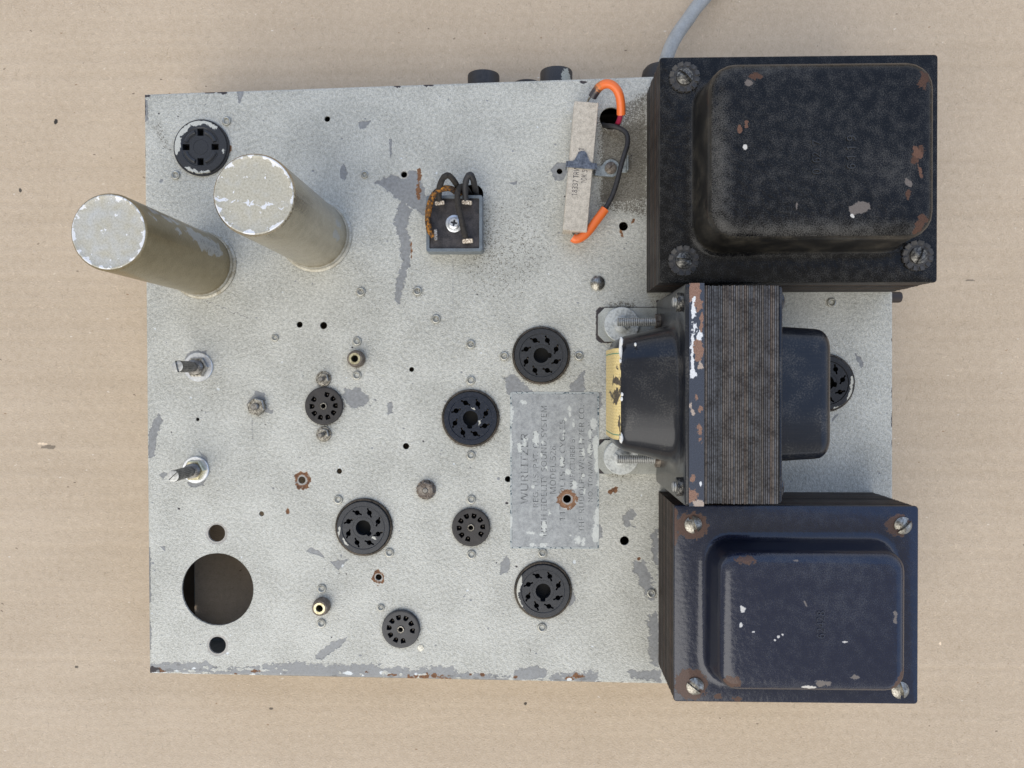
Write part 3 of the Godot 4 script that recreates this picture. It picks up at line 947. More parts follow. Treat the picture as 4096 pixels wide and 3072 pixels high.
	for k in 4:      # four walls, 1.2 thick
		var a: Vector2 = corner[k]
		var b: Vector2 = corner[(k + 1) % 4]
		var inw := Vector2(-(b - a).y, (b - a).x).normalized() * 1.2
		if inw.dot(cen - a) < 0:
			inw = -inw
		var w := begin(FLAT)
		var t := (b - a).normalized() * (1.3 if k % 2 else 0.0)
		var ring := PackedVector2Array([a + t, b - t, b - t + inw, a + t + inw])
		for e in [[ring, -DEEP + 0.05, -1.35]]:
			for i in 4:
				var j := (i + 1) % 4
				quad(w, Vector3(ring[i].x, e[1], ring[i].y), Vector3(ring[j].x, e[1], ring[j].y), Vector3(ring[j].x, e[2], ring[j].y), Vector3(ring[i].x, e[2], ring[i].y))
			quad(w, Vector3(ring[0].x, e[2], ring[0].y), Vector3(ring[1].x, e[2], ring[1].y), Vector3(ring[2].x, e[2], ring[2].y), Vector3(ring[3].x, e[2], ring[3].y))
			quad(w, Vector3(ring[0].x, e[1], ring[0].y), Vector3(ring[3].x, e[1], ring[3].y), Vector3(ring[2].x, e[1], ring[2].y), Vector3(ring[1].x, e[1], ring[1].y))
		if k == 1:      # the left wall has a round opening and a notch low down
			w = begin(FLAT)
			var dir := (b - a).normalized()
			var n := a.distance_to(b)
			var frame := PackedVector2Array([Vector2(1.3, -1.35), Vector2(n - 1.3, -1.35), Vector2(n - 1.3, 0.05 - DEEP)])
			var s1 := (Vector2(-210.5, 142.5) - a).dot(dir)
			for e in [[s1 + 1.6, 0.05], [s1 + 1.6, 3.5], [s1 - 1.8, 2.6], [s1 - 1.8, 0.05]]:
				frame.append(Vector2(e[0], e[1] - DEEP))
			frame.append(Vector2(1.3, 0.05 - DEEP))
			sheet(w, frame, [], 0.0, -1.2)
			var side := obj("side_wall", w, wall_paint(), body, Vector3(a.x, 0, a.y))
			var out3 := Vector3(-inw.x, 0, -inw.y).normalized()
			side.basis = Basis(Vector3(dir.x, 0, dir.y), out3, Vector3(dir.x, 0, dir.y).cross(out3))
			continue
		if k == 0:      # a round opening low in the front wall
			w = begin(FLAT)
			var dir := (b - a).normalized()
			var n := a.distance_to(b)
			sheet(w, PackedVector2Array([Vector2(1.3, -1.35), Vector2(n - 1.3, -1.35), Vector2(n - 1.3, 0.05 - DEEP), Vector2(1.3, 0.05 - DEEP)]), [circle(10.0, 32, Vector2(n - 12.5, -16.5))], 0.0, -1.2)
			var side := obj("side_wall", w, wall_paint(), body, Vector3(a.x, 0, a.y))
			var out3 := Vector3(-inw.x, 0, -inw.y).normalized()
			side.basis = Basis(Vector3(dir.x, 0, dir.y), out3, Vector3(dir.x, 0, dir.y).cross(out3))
			continue
		obj("side_wall", w, wall_paint(), body)


func wall_paint() -> StandardMaterial3D:
	if not mat.has("wall"):
		var m := plain(Color.WHITE, 0.45, 0.12)
		m.albedo_texture = grain(107, Color(0.22, 0.225, 0.20), Color(0.50, 0.51, 0.47), 0.3, 0.02, 0.45, 1.4, 256)
		mat.wall = tripl(m, 70)
	return mat.wall


func soft(field: PackedByteArray, s: float, o: Vector2, poly: Array, amount: int, feather: float) -> PackedByteArray:
	var lo: Vector2 = poly[0]
	var hi: Vector2 = poly[0]
	for p in poly:
		lo = lo.min(p)
		hi = hi.max(p)
	lo = ((lo - o - Vector2.ONE * feather) * s).max(Vector2.ZERO)
	hi = ((hi - o + Vector2.ONE * feather) * s).min(Vector2(TX - 1, TZ - 1))
	var pp := PackedVector2Array(poly)
	for y in range(int(lo.y), int(hi.y) + 1, 2):
		for x in range(int(lo.x), int(hi.x) + 1, 2):
			var p := Vector2(x, y) / s + o
			var d := 1e9
			for i in pp.size():
				d = minf(d, p.distance_squared_to(Geometry2D.get_closest_point_to_segment(p, pp[i], pp[(i + 1) % pp.size()])))
			d = sqrt(d)
			if Geometry2D.is_point_in_polygon(p, pp):
				d = -d
			var a := int(amount * smoothstep(feather, -feather, d))
			if a > 0:
				for i in [y * TX + x, y * TX + x + 1, (y + 1) * TX + x, (y + 1) * TX + x + 1]:
					if i < field.size():
						field[i] = mini(255, field[i] + a)
	return field


func make_nameplate() -> void:
	var w := 384
	var h := 680
	var at := Vector3(-12.0, 0.0, 7.2)
	var to := Vector3(35.9, 0.0, 91.8)
	var sx := (to.x - at.x) / w
	var letters := PackedByteArray()
	letters.resize(w * h)
	# columns of text that read upwards; [text, x, bottom, top, cap] as shares of the plate
	for q in [["WURLITZER", 0.205, 0.715, 0.262, 33.0], ["REG. U.S. PAT. OFF.", 0.318, 0.735, 0.25, 23.0], ["HIGH FIDELITY SOUND SYSTEM", 0.412, 0.918, 0.088, 24.0], ["MODEL 528", 0.516, 0.648, 0.343, 26.0], ["117 VOLTS 60 CYCLES", 0.62, 0.822, 0.174, 24.0], ["MANUFACTURED BY", 0.73, 0.67, 0.275, 22.0], ["THE RUDOLPH WURLITZER CO.", 0.835, 0.893, 0.084, 24.0], ["NO. TONAWANDA, N.Y.", 0.935, 0.70, 0.18, 22.0]]:
		letters = letter(letters, w, h, q[0], Vector2(q[1] * w, q[2] * h), Vector2(q[1] * w, q[3] * h), q[4])
	var n1 := noise(201, 0.2, w, h)
	var n2 := noise(202, 0.05, w, h, 3)
	var n3 := noise(203, 0.02, w, h, 4)
	var flakes := PackedByteArray()
	flakes.resize(w * h)
	var one := Vector2.ZERO
	for q in [[284, 640, 20, 40], [475, 710, 12, 20], [730, 320, 14, 45], [690, 390, 6, 20], [760, 420, 6, 36], [675, 530, 6, 40], [430, 560, 26, 66], [490, 590, 8, 20], [330, 590, 12, 40], [345, 560, 8, 20], [660, 760, 14, 55], [710, 860, 26, 26], [770, 970, 24, 40], [850, 690, 14, 40], [845, 890, 12, 26], [905, 660, 14, 50], [910, 520, 14, 40], [825, 580, 10, 22], [400, 995, 14, 12], [525, 825, 8, 14], [500, 1340, 22, 50], [490, 1410, 30, 14], [550, 1215, 10, 18], [800, 1460, 24, 34], [850, 1480, 16, 36], [380, 1400, 40, 12], [730, 1420, 10, 8], [700, 1180, 30, 10], [320, 240, 26, 22], [860, 1035, 8, 24], [940, 430, 30, 60], [965, 640, 34, 110], [965, 800, 24, 60], [975, 1250, 28, 80], [960, 1400, 34, 90], [985, 960, 16, 30], [500, 1510, 40, 18], [400, 1505, 30, 14], [212, 350, 14, 80], [205, 600, 12, 80], [205, 1300, 12, 60]]:
		flakes = flake(flakes, w, h, 1.0, one, blob(Vector2((q[0] - 200) / 790.0 * w, (q[1] - 150) / 1390.0 * h), q[2] * 0.486, q[3] * 0.486), 1, 9.0, n2)
	for q in [[blob(Vector2(0.645 * w, 0.683 * h), 42, 42), 12.0]]:
		flakes = flake(flakes, w, h, 1.0, one, q[0], 2, q[1], n2)
	flakes = flake(flakes, w, h, 1.0, one, blob(Vector2(0.645 * w, 0.683 * h), 24, 24), 3, 3.0, n2)
	var out := PackedByteArray()
	out.resize(w * h * 3)
	for y in h:
		for x in w:
			var i := y * w + x
			var t := 0.5 + (n1[i] - 128) / 430.0 + (n2[i] - 128) / 420.0
			var c := Color(0.235, 0.246, 0.25).lerp(Color(0.43, 0.445, 0.445), clampf(t + (n3[i] - 128) / 400.0, 0, 1))
			if letters[i] > 0 and n2[i] > 66:
				c = c.lerp(Color(0.045, 0.05, 0.055), clampf((n2[i] - 50) / 120.0, 0.25, 0.85))
			var edge := mini(mini(x, w - 1 - x), mini(y, h - 1 - y))
			if edge < 7:
				c = Color(0.40, 0.425, 0.42) if n2[i] > 84 else Color(0.07, 0.10, 0.12)
			elif edge < 10 and n2[i] > 150:
				c = Color(0.17, 0.19, 0.195)
			if flakes[i] == 1:
				c = Color(0.46, 0.48, 0.46).lerp(Color(0.66, 0.68, 0.65), clampf(t, 0, 1))
			elif flakes[i] == 2:
				c = Color(0.10, 0.04, 0.018).lerp(Color(0.36, 0.2, 0.11), clampf(t, 0, 1))
			elif flakes[i] == 3:
				c = Color(0.26, 0.23, 0.21).lerp(Color(0.40, 0.38, 0.36), clampf(t, 0, 1))
			c = c.linear_to_srgb()
			out[i * 3] = int(c.r * 255)
			out[i * 3 + 1] = int(c.g * 255)
			out[i * 3 + 2] = int(c.b * 255)
	var m := plain(Color.WHITE, 0.42, 0.25)
	m.albedo_texture = texture(w, h, out)
	m.normal_enabled = true
	m.normal_texture = normal_texture(w, h, n1, 1.0)
	m.normal_scale = 0.3
	var uvf := func(p: Vector3) -> Vector2: return Vector2((p.x - at.x) / (to.x - at.x), (p.z - at.z) / (to.z - at.z))
	var st := begin()
	var c := Vector2(at.x + to.x, at.z + to.z) / 2
	sheet(st, dense(rrect(to.x - at.x, to.z - at.z, 1.2, 3, c), 4.0), [circle(2.2, 22, Vector2(18.7, 64.9))], 0.25, -0.1, uvf)
	obj("nameplate", st, m, null, Vector3.ZERO, "flaking grey maker's plate with worn lettering that reads upwards")


# ---------------------------------------------------------------- transformers

# a pressed cover: flange w x d, thick t, and a dome of box dw x dd x high with its middle at off
func bell(w: float, d: float, t: float, dw: float, dd: float, high: float, off := Vector2.ZERO, foot := 4.0, round := 6.5, corner := 11.0, uvf = null, draft := 1.2) -> SurfaceTool:
	var st := begin()
	var rings := [[rrect(w, d, 1.6), 0.0], [rrect(w, d, 1.6), t - 0.6], [rrect(w - 0.5, d - 0.5, 1.5), t - 0.15], [rrect(w - 1.2, d - 1.2, 1.4), t]]
	var q := foot + draft
	rings.append([rrect(dw + 2 * q + 3, dd + 2 * q + 3, corner + q + 1, 5, off), t])
	for k in 5:
		var a := PI / 2 * k / 4
		rings.append([rrect(dw + 2 * (draft + foot * (1 - sin(a))), dd + 2 * (draft + foot * (1 - sin(a))), corner + draft + foot * (1 - sin(a)), 5, off), t + foot * (1 - cos(a))])
	for k in 6:
		var a := PI / 2 * k / 5
		rings.append([rrect(dw - 2 * round * (1 - cos(a)), dd - 2 * round * (1 - cos(a)), maxf(corner - round * (1 - cos(a)) * 0.8, 1.0), 5, off), t + high - round * (1 - sin(a))])
	rings.append([rrect(dw - 2 * round - 6, dd - 2 * round - 6, maxf(corner - round * 0.8 - 2, 1.0), 5, off), t + high + 0.15])
	rings.append([rrect((dw - 2 * round) * 0.5, (dd - 2 * round) * 0.5, 2.0, 5, off), t + high + 0.5])
	loft(st, rings, true, 70.0, false, uvf)
	return st


# one pressed sheet with two finishes: what lies flat carries the mapped paint, what stands up the plain enamel
func two_finishes(st: SurfaceTool, flat: Material, steep: Material) -> ArrayMesh:
	st.generate_normals()
	var arr := st.commit().surface_get_arrays(0)
	var v: PackedVector3Array = arr[Mesh.ARRAY_VERTEX]
	var n: PackedVector3Array = arr[Mesh.ARRAY_NORMAL]
	var uv: PackedVector2Array = arr[Mesh.ARRAY_TEX_UV]
	var ix := PackedInt32Array(range(v.size()))
	if arr[Mesh.ARRAY_INDEX] != null:
		ix = arr[Mesh.ARRAY_INDEX]
	var out := ArrayMesh.new()
	for side in 2:
		var a := []
		a.resize(Mesh.ARRAY_MAX)
		var vv := PackedVector3Array()
		var nn := PackedVector3Array()
		var uu := PackedVector2Array()
		for t in range(0, ix.size(), 3):
			var up := (n[ix[t]].y + n[ix[t + 1]].y + n[ix[t + 2]].y) / 3.0
			if (up > 0.62) == (side == 0):
				for k in 3:
					vv.append(v[ix[t + k]])
					nn.append(n[ix[t + k]])
					uu.append(uv[ix[t + k]])
		a[Mesh.ARRAY_VERTEX] = vv
		a[Mesh.ARRAY_NORMAL] = nn
		a[Mesh.ARRAY_TEX_UV] = uu
		out.add_surface_from_arrays(Mesh.PRIMITIVE_TRIANGLES, a)
		out.surface_set_material(side, flat if side == 0 else steep)
	return out


# the stack of thin iron sheets, lying one on the other along y; every sheet shows as an edge of its own
func stack(w: float, d: float, high: float, sheets: int, s: int, tones: Array, c := Vector2.ZERO, full := 0.76) -> SurfaceTool:
	var st := begin(FLAT)
	var rng := RandomNumberGenerator.new()
	rng.seed = s
	var step := high / sheets
	var last := 0.0
	for k in sheets:
		var inset := rng.randf_range(0.0, 0.3)
		var tone: Color = tones[rng.randi() % tones.size()]
		tone = tone * rng.randf_range(0.82, 1.18)
		tone.a = 1.0
		st.set_color(tone)
		var a := PackedVector2Array()
		var b := PackedVector2Array()
		for q in 4:
			var e := Vector2([1, -1, -1, 1][q], [1, 1, -1, -1][q])
			a.append(c + e * (Vector2(w, d) / 2 - Vector2.ONE * inset) + Vector2(rng.randf_range(-0.06, 0.06), rng.randf_range(-0.06, 0.06)))
			b.append(c + e * (Vector2(w, d) / 2 - Vector2.ONE * 0.45))
		var y0 := k * step
		var y1 := y0 + step * full * rng.randf_range(0.9, 1.12)
		for i in 4:
			var j := (i + 1) % 4
			quad(st, Vector3(b[i].x, y0, b[i].y), Vector3(b[j].x, y0, b[j].y), Vector3(a[j].x, y0, a[j].y), Vector3(a[i].x, y0, a[i].y))
			quad(st, Vector3(a[i].x, y0, a[i].y), Vector3(a[j].x, y0, a[j].y), Vector3(a[j].x, y1, a[j].y), Vector3(a[i].x, y1, a[i].y))
			quad(st, Vector3(a[i].x, y1, a[i].y), Vector3(a[j].x, y1, a[j].y), Vector3(b[j].x, y1, b[j].y), Vector3(b[i].x, y1, b[i].y))
			st.set_color(Color(0.012, 0.011, 0.011))
			quad(st, Vector3(b[i].x, y1, b[i].y), Vector3(b[j].x, y1, b[j].y), Vector3(b[j].x, y0 + step, b[j].y), Vector3(b[i].x, y0 + step, b[i].y))
			st.set_color(tone)
	st.set_color(Color(0.02, 0.02, 0.02))
	var e := Vector2(w, d) / 2 - Vector2.ONE * 0.45
	quad(st, Vector3(c.x - e.x, high, c.y - e.y), Vector3(c.x + e.x, high, c.y - e.y), Vector3(c.x + e.x, high, c.y + e.y), Vector3(c.x - e.x, high, c.y + e.y))
	quad(st, Vector3(c.x - e.x, 0, c.y + e.y), Vector3(c.x + e.x, 0, c.y + e.y), Vector3(c.x + e.x, 0, c.y - e.y), Vector3(c.x - e.x, 0, c.y - e.y))
	return st


# enamel of one cover, mapped flat over w x d millimetres: dust by grain, with rust, chips and a lighter film in given places
func cover_paint(s: int, gloss: float, w: float, d: float, lo: Color, hi: Color, dust: float, film: Array, rust: Array, chips: Array) -> StandardMaterial3D:
	var px := 5.0
	var tw := int(w * px)
	var th := int(d * px)
	var n1 := noise(s, 0.32, tw, th, 2)
	var n2 := noise(s + 1, 0.03, tw, th, 5)
	var n3 := noise(s + 2, 0.06, tw, th, 4)
	var mask := PackedByteArray()
	mask.resize(tw * th)
	var o := Vector2(-w / 2, -d / 2)
	for q in rust:
		mask = flake(mask, tw, th, px, o, q[0], 1, q[1], n3)
	for q in chips:
		mask = flake(mask, tw, th, px, o, q[0], q[2], q[1], n3)
	var extra := PackedByteArray()
	extra.resize(tw * th)
	for q in film:      # [centre, rx, rz, amount] of settled dust
		var c: Vector2 = q[0]
		for y in th:
			for x in tw:
				var p := (Vector2(x, y) / px + o - c) / Vector2(q[1], q[2])
				var a := int(q[3] * clampf(1.2 - p.length(), 0, 1))
				if a > 0:
					extra[y * tw + x] = mini(255, extra[y * tw + x] + a)
	var out := PackedByteArray()
	out.resize(tw * th * 3)
	var rough := PackedByteArray()
	rough.resize(tw * th)
	var rng := RandomNumberGenerator.new()
	rng.seed = s
	for i in tw * th:
		var t := (n1[i] / 255.0 - 0.56) * 1.15 + (n2[i] / 255.0 - 0.5) * 0.55 + dust + extra[i] / 255.0 * (0.5 + n1[i] / 255.0)
		t = clampf(t, 0.0, 1.0)
		var c := lo.lerp(hi, t)
		var r := 0.22 + 0.36 * t
		match mask[i]:
			1:
				c = Color(0.030, 0.016, 0.011).lerp(Color(0.135, 0.072, 0.05), n1[i] / 255.0)
				r = 0.75
			2:
				c = Color(0.42, 0.40, 0.36).lerp(Color(0.7, 0.68, 0.64), n1[i] / 255.0)
				r = 0.6
			3:
				c = Color(0.10, 0.085, 0.075).lerp(Color(0.19, 0.165, 0.15), n1[i] / 255.0)
				r = 0.6
			4:
				c = Color(0.07, 0.036, 0.024).lerp(Color(0.19, 0.10, 0.066), n1[i] / 255.0)
				r = 0.6
		c = c.linear_to_srgb()
		out[i * 3] = int(c.r * 255)
		out[i * 3 + 1] = int(c.g * 255)
		out[i * 3 + 2] = int(c.b * 255)
		rough[i] = int(r * 255)
	var m := plain(Color.WHITE, 1.0)
	m.albedo_texture = texture(tw, th, out)
	m.roughness_texture = texture(tw, th, rough, Image.FORMAT_L8)
	m.metallic_specular = gloss
	m.clearcoat_enabled = gloss > 0.4
	m.clearcoat = 0.25
	m.clearcoat_roughness = 0.08
	m.normal_enabled = true
	m.normal_texture = normal_texture(tw, th, n3, 1.2)
	m.normal_scale = 0.3
	return m


func stamp(text: String, cap: float, at: Vector3, turn: float, parent: Node3D, m) -> void:
	var tm := TextMesh.new()
	var font := SystemFont.new()
	font.font_names = PackedStringArray(["Droid Sans"])
	tm.font = font
	tm.text = text
	tm.font_size = 32
	tm.pixel_size = cap / 23.0 * K
	tm.depth = 0.7 * K
	var o := put("stamped_number", tm, m, parent, at)
	o.basis = Basis(Vector3.UP, turn) * Basis(Vector3.RIGHT, -PI / 2)


func star_washer(r: float, hole: float) -> ArrayMesh:
	var st := begin()
	var out := PackedVector2Array()
	for k in 12:
		for q in [[0.0, 0.9], [0.06, 1.0], [0.40, 1.0], [0.46, 0.9]]:
			out.append(Vector2.from_angle(TAU * (k + q[0] * 2) / 12.0) * r * q[1])
	sheet(st, dense(out, r / 5), [circle(hole, 24)], 0.0, -0.8)
	for k in 12:        # twisted teeth stand up from the ring
		var a := TAU * (k + 0.4) / 12.0
		var c := Vector2.from_angle(a) * r * 0.83
		var t := Vector2.from_angle(a + PI / 2) * r * 0.15
		var n := Vector2.from_angle(a) * r * 0.13
		st.set_smooth_group(FLAT)
		quad(st, Vector3(c.x - t.x - n.x, 0.05, c.y - t.y - n.y), Vector3(c.x - t.x + n.x, 0.05, c.y - t.y + n.y), Vector3(c.x + t.x + n.x, 0.75, c.y + t.y + n.y), Vector3(c.x + t.x - n.x, 0.75, c.y + t.y - n.y))
		quad(st, Vector3(c.x + t.x - n.x, 0.75, c.y + t.y - n.y), Vector3(c.x + t.x + n.x, 0.75, c.y + t.y + n.y), Vector3(c.x + t.x * 1.05 + n.x, 0.0, c.y + t.y * 1.05 + n.y), Vector3(c.x + t.x * 1.05 - n.x, 0.0, c.y + t.y * 1.05 - n.y))
	st.generate_normals()
	return st.commit()


const BROWN := [Color(0.050, 0.042, 0.036), Color(0.072, 0.052, 0.040), Color(0.035, 0.032, 0.030), Color(0.085, 0.062, 0.047), Color(0.05, 0.05, 0.052)]
const GREYISH := [Color(0.115, 0.112, 0.112), Color(0.13, 0.112, 0.098), Color(0.09, 0.092, 0.10), Color(0.10, 0.105, 0.115), Color(0.135, 0.105, 0.085), Color(0.10, 0.096, 0.094)]
const RUSTY := [Color(0.05, 0.032, 0.024), Color(0.075, 0.045, 0.032), Color(0.03, 0.024, 0.02), Color(0.055, 0.042, 0.036)]


func make_large_transformer() -> void:
	var a := Vector3(60.7, 45.0, -153.5)
	var b := Vector3(191.9, 45.0, -45.6)
	var c := Vector2(a.x + b.x, a.z + b.z) / 2
	var w := b.x - a.x
	var d := b.z - a.z
	var t := part("large_transformer", Vector3(c.x, 0, c.y), "largest transformer, black with a dusty domed cover, beside the power cord")
	var core := obj("core", stack(w - 0.8, d - 0.8, 43.4, 54, 3, BROWN), "laminations", t, Vector3(0, 0.1, 0))
	core.set_meta("kind", "stuff")
	var p := Vector3(78.0, 69.0, -139.7)
	var q := Vector3(177.0, 69.0, -61.7)
	var off := Vector2(p.x + q.x, p.z + q.z) / 2 - c
	var uvf := func(v: Vector3) -> Vector2: return Vector2(v.x / w + 0.5, v.z / d + 0.5)
	var m := cover_paint(301, 0.34, w, d, Color(0.0032, 0.0033, 0.0036), Color(0.090, 0.087, 0.082), 0.10,
		[[Vector2(-46, 6) + off, 7.0, 40.0, 130.0], [Vector2(0, 35) + off, 50.0, 5.0, 110.0], [Vector2(-30, -36) + off, 30.0, 6.0, 90.0], [Vector2(30, 10) + off, 14.0, 12.0, 60.0], [Vector2(0, 0) + off, 46.0, 34.0, 24.0]],
		[[blob(Vector2(40, 3) + off, 2.0, 5.0, 0.5), 1.6], [blob(Vector2(43, -30) + off, 2.5, 4.5, 0.2), 1.8], [blob(Vector2(-30, -32) + off, 2.6, 1.6), 1.0], [blob(Vector2(36, 20) + off, 1.2, 2.2), 0.8], [blob(Vector2(42, 33) + off, 2.4, 5.0, 0.5), 1.4]],
		[[blob(Vector2(15, 26) + off, 5.0, 2.8, -0.2), 0.9, 3], [blob(Vector2(12, 29.5) + off, 1.2, 0.7, 0.6), 0.4, 2], [blob(Vector2(-34.5, -1) + off, 1.0, 1.2), 0.3, 2], [blob(Vector2(-37, -9) + off, 1.0, 2.2), 0.6, 4], [blob(Vector2(-34, -11) + off, 0.9, 1.6), 0.6, 4], [blob(Vector2(-33, -29) + off, 2.2, 1.4), 0.8, 3], [blob(Vector2(40, 2) + off, 1.6, 3.4, -0.5), 0.8, 4], [blob(Vector2(41, 10) + off, 0.7, 4.0, -0.3), 0.8, 4], [blob(Vector2(36, 15) + off, 1.4, 2.2, -0.6), 0.5, 3], [blob(Vector2(-12, 25) + off, 0.4, 1.8), 0.4, 3]])
	var cv := put("domed_cover", two_finishes(bell(w, d, 1.5, q.x - p.x, q.z - p.z, 29.5, off, 3.4, 6.5, 12.0, uvf), m, mat.enamel), null, t, Vector3(0, 43.5, 0))
	stamp("0  62  7", 3.4, Vector3(off.x - 3.5, 75.2, off.y + 4), PI / 2, cv.get_parent(), plain(Color(0.022, 0.022, 0.022), 0.34))
	stamp("6 1 1 9", 3.6, Vector3(off.x + 11.5, 75.2, off.y + 2), PI / 2, cv.get_parent(), plain(Color(0.03, 0.03, 0.03), 0.34))
	var sw := star_washer(7.4, 4.0)
	var k := 0
	for s in [[Vector3(72.4, 46.0, -143.6), 0.75], [Vector3(72.1, 46.0, -56.3), 0.15], [Vector3(182.3, 46.0, -58.2), 2.0]]:
		put("toothed_washer", sw, "dusty_black", t, Vector3(s[0].x - c.x, 46.0, s[0].z - c.y))
		put("screw", slotted_head(3.9, 1.0, 1.5, 1.3, 1.3, s[1]), "old_screw", t, Vector3(s[0].x - c.x, 46.0, s[0].z - c.y))


func make_small_transformer() -> void:
	var a := Vector3(67.3, 48.0, 60.1)
	var b := Vector3(182.1, 48.0, 153.8)
	var c := Vector2(a.x + b.x, a.z + b.z) / 2
	var w := b.x - a.x
	var d := b.z - a.z
	var t := part("small_transformer", Vector3(c.x, 0, c.y), "smaller flat black transformer with a glossy cover and rust round its screws, at the lower right corner")
	var core := obj("core", stack(w - 0.8, d - 0.8, 46.4, 56, 5, RUSTY), "laminations", t, Vector3(0, 0.1, 0))
	core.set_meta("kind", "stuff")
	var p := Vector3(83.9, 63.0, 77.6)
	var q := Vector3(168.0, 63.0, 141.2)
	var off := Vector2(p.x + q.x, p.z + q.z) / 2 - c
	var uvf := func(v: Vector3) -> Vector2: return Vector2(v.x / w + 0.5, v.z / d + 0.5)
	var at := []
	for s in [Vector3(76.3, 48.0, 69.3), Vector3(174.6, 48.0, 69.2), Vector3(77.3, 48.0, 146.2), Vector3(173.6, 48.0, 147.0)]:
		at.append(Vector2(s.x, s.z) - c)
	var m := cover_paint(331, 0.5, w, d, Color(0.003, 0.007, 0.026), Color(0.05, 0.055, 0.068), 0.0,
		[[Vector2(12, -8) + off, 28.0, 20.0, 60.0], [Vector2(0, -27) + off, 46.0, 8.0, 80.0], [Vector2(0, 30) + off, 44.0, 4.0, 90.0], [Vector2(0, -d / 2 + 6), 50.0, 7.0, 60.0]],
		[[blob(at[0] + Vector2(-0.5, 0.5), 7.6, 6.8), 1.8], [blob(at[2] + Vector2(-2, -1), 8.0, 7.6), 1.8], [blob(at[1] + Vector2(-2, 0), 6.0, 5.2), 1.6], [blob(Vector2(40, 26) + off, 3.2, 8.0, 0.5), 0.9], [blob(Vector2(-36, 27) + off, 4.0, 3.2), 1.2], [blob(Vector2(-30, -28) + off, 5.0, 1.6), 1.4], [blob(Vector2(-w / 2 + 30, d / 2 - 2), 2.6, 1.2), 1.0], [blob(Vector2(-w / 2 + 21, d / 2 - 3), 1.8, 1.4), 1.0], [blob(Vector2(-w / 2, -d / 2 + 10), 2.0, 10.0), 1.2]],
		[[blob(Vector2(-32, -6) + off, 1.2, 1.8), 0.8, 2], [blob(Vector2(-32.5, 1) + off, 0.8, 1.2), 0.6, 2], [blob(Vector2(-16, 6) + off, 0.6, 0.5), 0.3, 2], [blob(Vector2(-14, 5) + off, 0.5, 0.5), 0.2, 2], [blob(Vector2(-17.5, 7.5) + off, 0.5, 0.5), 0.2, 2], [blob(Vector2(-27, 4) + off, 0.8, 0.4), 0.3, 2], [blob(Vector2(14, 8) + off, 1.6, 0.4), 0.4, 2], [blob(Vector2(4, 27) + off, 3.6, 1.4), 1.0, 3], [blob(Vector2(-2, 29) + off, 3.6, 0.7), 0.8, 2], [blob(Vector2(18, 24) + off, 2.6, 0.9), 0.8, 3], [blob(Vector2(36, -3) + off, 1.0, 2.6), 0.9, 3], [blob(Vector2(-4, -9) + off, 0.5, 1.8, -0.5), 0.4, 3], [blob(Vector2(-8, -28) + off, 1.2, 0.4), 0.4, 3]])
	put("domed_cover", two_finishes(bell(w, d, 1.5, q.x - p.x, q.z - p.z, 20.0, off, 4.0, 5.5, 9.0, uvf), m, mat.enamel_blue), null, t, Vector3(0, 46.5, 0))
	stamp("62428", 3.3, Vector3(off.x + 3.0, 68.6, off.y + 0.5), PI / 2, t, plain(Color(0.03, 0.036, 0.055), 0.3))
	for k in 4:
		put("screw", slotted_head(4.1, 0.6, 1.3, 1.5, 1.3, [1.2, -0.7, 0.65, 1.35][k]), "steel", t, Vector3(at[k].x, 48.0, at[k].y))


func edge_paint() -> StandardMaterial3D:      # the lip of the upright transformer's cover: blue black with white splashes and rust
	var w := 64
	var h := 640
	var n1 := noise(351, 0.2, w, h, 2)
	var n2 := noise(352, 0.05, w, h, 3)
	var mask := PackedByteArray()
	mask.resize(w * h)
	for q in [[22, 20, 26, 40, 2], [18, 70, 10, 34, 1], [40, 62, 16, 20, 2], [14, 175, 8, 50, 1], [38, 190, 20, 36, 2], [44, 150, 16, 14, 1], [12, 235, 7, 30, 1], [16, 258, 14, 14, 1], [46, 235, 14, 12, 3], [30, 330, 6, 8, 2], [48, 360, 8, 10, 2], [8, 345, 5, 10, 3], [14, 372, 8, 9, 3], [44, 420, 10, 16, 2], [50, 445, 6, 10, 2], [14, 560, 12, 10, 2], [10, 610, 30, 20, 2], [50, 575, 8, 8, 1], [40, 632, 30, 10, 3], [52, 110, 8, 30, 2], [20, 125, 8, 16, 1]]:
		mask = flake(mask, w, h, 1.0, Vector2.ZERO, blob(Vector2(q[0], q[1]), q[2], q[3]), q[4], 8.0, n2)
	var out := PackedByteArray()
	out.resize(w * h * 3)
	for i in w * h:
		var t := n1[i] / 255.0
		var c := Color(0.022, 0.028, 0.042).lerp(Color(0.06, 0.07, 0.095), t)
		match mask[i]:
			1:
				c = Color(0.55, 0.55, 0.54).lerp(Color(0.85, 0.86, 0.86), t)
			2:
				c = Color(0.13, 0.065, 0.04).lerp(Color(0.34, 0.20, 0.14), t)
			3:
				c = Color(0.30, 0.22, 0.17).lerp(Color(0.5, 0.42, 0.35), t)
		c = c.linear_to_srgb()
		out[i * 3] = int(c.r * 255)
		out[i * 3 + 1] = int(c.g * 255)
		out[i * 3 + 2] = int(c.b * 255)
	var m := plain(Color.WHITE, 0.42)
	m.albedo_texture = texture(w, h, out)
	return m


